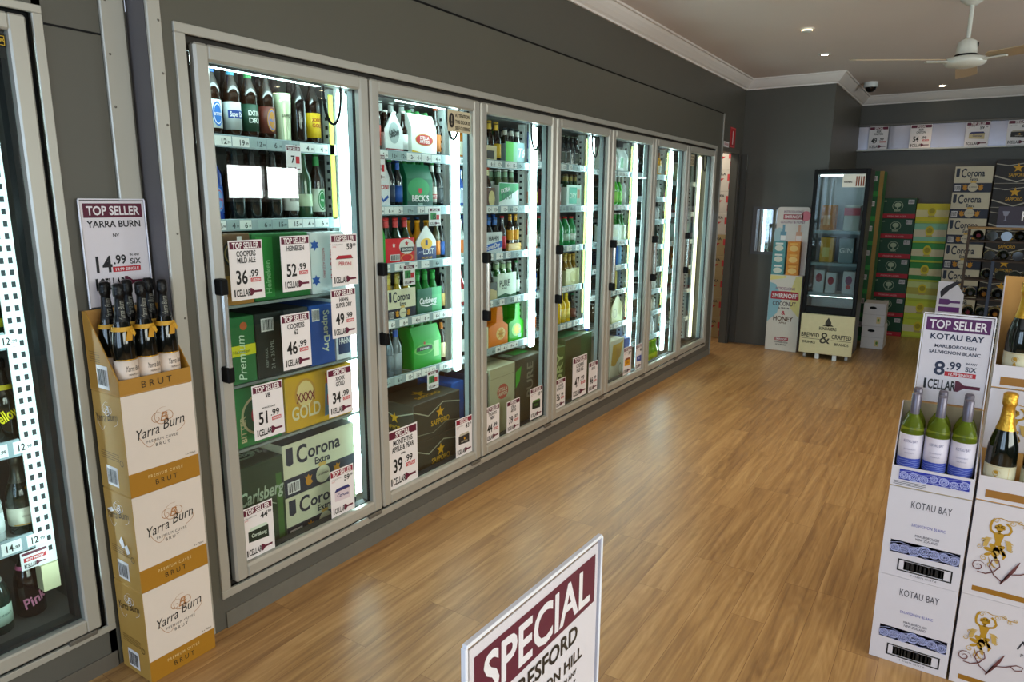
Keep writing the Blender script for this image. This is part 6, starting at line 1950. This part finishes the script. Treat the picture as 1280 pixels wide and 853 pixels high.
# little signs over the doorway
m = MB(); m.box(-.020, -.0175, 7.17, 7.35, 2.08, 2.275, C('b01c24')); o = tag(obj('safety_sign', m, None), 'red safety sign above the stockroom doorway', 'sign')
l = MB(); p = Print(l, (-.0175, 7.17, 2.08), eps=.001); p.rect(.08, .03, .02, .13, WHITE, 1); p.ell(.09, .02, .02, .012, C('7a1018'), 1, 12); p.frame(.004, .004, .172, .187, .006, C('d86a6a'), 1); obj('lettering', l, o)
m = MB(); m.box(-.020, -.0175, 6.97, 7.14, 2.072, 2.125, CARDW); o = tag(obj('door_sign', m, None), 'small white sign with pink lettering over the stockroom doorway', 'sign')
l = MB(); p = Print(l, (-.0175, 6.97, 2.072), eps=.001); p.text('STAFF ONLY', .085, .016, .022, C('b04a5a'), maxw=.14); obj('lettering', l, o)

# ================================================================ CEILING FITTINGS
def fan():
    t = tag(empty('ceiling_fan', (1.95, 5.3, CEIL)), 'white three blade ceiling fan on a short rod', 'ceiling fan')
    fw_ = mat('fan_enamel', 'd8dad2', .3, var=.03)
    m = MB(); m.lathe([(.075, 0), (.075, -.012), (.06, -.035), (.03, -.06), (0, -.062)][::-1], fw_, 24); obj('canopy', m, t)
    m = MB(); m.lathe([(.012, -.26), (.012, -.05)], fw_, 12); obj('rod', m, t)
    m = MB(); m.lathe([(0, -.42), (.05, -.42), (.105, -.405), (.115, -.385), (.105, -.365), (.06, -.355), (.056, -.31), (.05, -.27), (.02, -.25), (0, -.25)], fw_, 28); m.lathe([(.062, -.356), (.066, -.350), (.06, -.344)], BLACK, 28); mo = obj('motor', m, t)
    q = MB(); q.box(.045, .06, -.012, .012, -.305, -.28, BLACK, .002); obj('switch_box', q, mo)
    blade = mat('fan_blade', 'b8a488', .5, var=.05)
    m = MB()
    ca, sa = math.cos(R(-11)), math.sin(R(-11))
    pts = [(.13, -.03), (.16, -.055), (.64, -.065), (.68, -.055), (.69, 0), (.68, .055), (.64, .065), (.16, .055), (.13, .03)]
    tw_ = [(x, y * ca, -.375 + y * sa) for x, y in pts]
    top = [(x, y, z + .006) for x, y, z in tw_]
    m.face(list(reversed(tw_)), blade); m.face(top, blade)
    for i in range(len(pts)):
        j = (i + 1) % len(pts); m.face([tw_[i], tw_[j], top[j], top[i]], blade)
    me = m.mesh('blade')
    br = MB(); br.box(.09, .24, -.014, .014, -.392, -.382, fw_, .002); brm = br.mesh('blade_iron')
    for a in (90, 210, 330):
        bo = obj('blade', me, t, (0, 0, 0), R(a)); obj('blade_iron', brm, bo)
fan()
BULB = led_mat('halogen_lamp', (1.0, .76, .45), 30.0)
def downlight(x, y, lit=True, label=None, group=None):
    t = tag(empty('downlight', (x, y, CEIL)), label, 'downlight', group)
    m = MB(); m.lathe([(.042, -.001), (.050, -.004), (.052, 0)], WMETAL, 24); m.lathe([(.030, -.0035), (.042, -.0015)], ALUD, 24); obj('ring', m, t)
    m = MB(); m.lathe([(0, -.003), (.030, -.003)], BULB, 20); obj('lamp_face', m, t)
    d = bpy.data.lights.new('downlight_beam', 'SPOT'); d.energy = DOWNLIGHT_W; d.color = (1.0, .76, .5); d.spot_size = R(100); d.spot_blend = .8; d.shadow_soft_size = .03
    o = bpy.data.objects.new('downlight_beam', d); o.location = (x, y, CEIL - .02); COL.objects.link(o)
downlight(.887, 6.677, label='lit recessed downlight in the ceiling, nearer the stockroom doorway')
downlight(1.674, 9.028, label='lit recessed downlight in the alcove ceiling beyond the dome camera')
t_ = tag(empty('gimbal_downlight', (.933, 5.663, CEIL)), 'tilted ceiling downlight throwing a warm glow, between fan and cooler wall', 'downlight')
m = MB(); m.lathe([(.048, -.003), (.05, 0)], WMETAL, 24); m.lathe([(0, -.022), (.03, -.022), (.036, -.016), (.036, -.002), (.048, -.002)], WMETAL, 20); obj('ring', m, t_)
m = MB(); m.lathe([(.0375, -.016), (.0375, -.009)], led_mat('warm_lamp_gap', (1.0, .75, .45), 2.5), 20); obj('lamp_face', m, t_)
for k, (x, y) in enumerate(((4.57, 5.32), (5.0, 5.62), (4.37, 5.78), (4.82, 6.18))):
    downlight(x, y, label='lit downlight beyond the street side of the aisle, seen mirrored in the cooler glass', group='street side downlights')
for (x, y) in ((.93, 2.2), (.93, 3.4), (.93, 4.5), (.95, 5.4)):
    d = bpy.data.lights.new('downlight_beam', 'SPOT'); d.energy = AISLE_DOWNLIGHT_W; d.color = (1.0, .72, .42); d.spot_size = R(84); d.spot_blend = .8; d.shadow_soft_size = .03
    o = bpy.data.objects.new('downlight_beam', d); o.location = (x, y, CEIL - .02); COL.objects.link(o)
t_ = tag(empty('security_camera', (1.055, 8.418, CEIL)), 'white based dome security camera with dark lens on the ceiling', 'security camera')
m = MB(); m.lathe([(.062, -.05), (.066, -.04), (.066, 0)], WMETAL, 24); obj('housing', m, t_)
m = MB(); m.lathe([(0, -.10), (.025, -.096), (.045, -.08), (.054, -.06), (.056, -.05)], mat('dark_dome', '0c0c10', .08, coat=.5), 24); obj('dome', m, t_)

# ================================================================ SIGN IN THE FRONT OF THE PICTURE
def pole_stand(t):
    m = MB(); m.lathe([(.009, -.83), (.009, .0)], ALUD, 14); m.box(-.012, .012, -.05, .05, -.01, .004, ALUD, .002); obj('pole', m, t)
    m = MB(); m.lathe([(0, -.838), (.13, -.838), (.13, -.832), (.02, -.826), (0, -.826)], ALUD, 28); obj('floor_plate', m, t)
sign_holder((1.753, .570, .838), -.03, .262, .292, SP, [('BERESFORD', .072, 'b'), ('CLARENDON HILL', .052, 'b'), ('SHIRAZ', .04, 'b')], 'acrylic SPECIAL sign with maroon band standing in front of everything', '24', .215, topf=.94, stand=pole_stand, headh=.74, edge=.006)
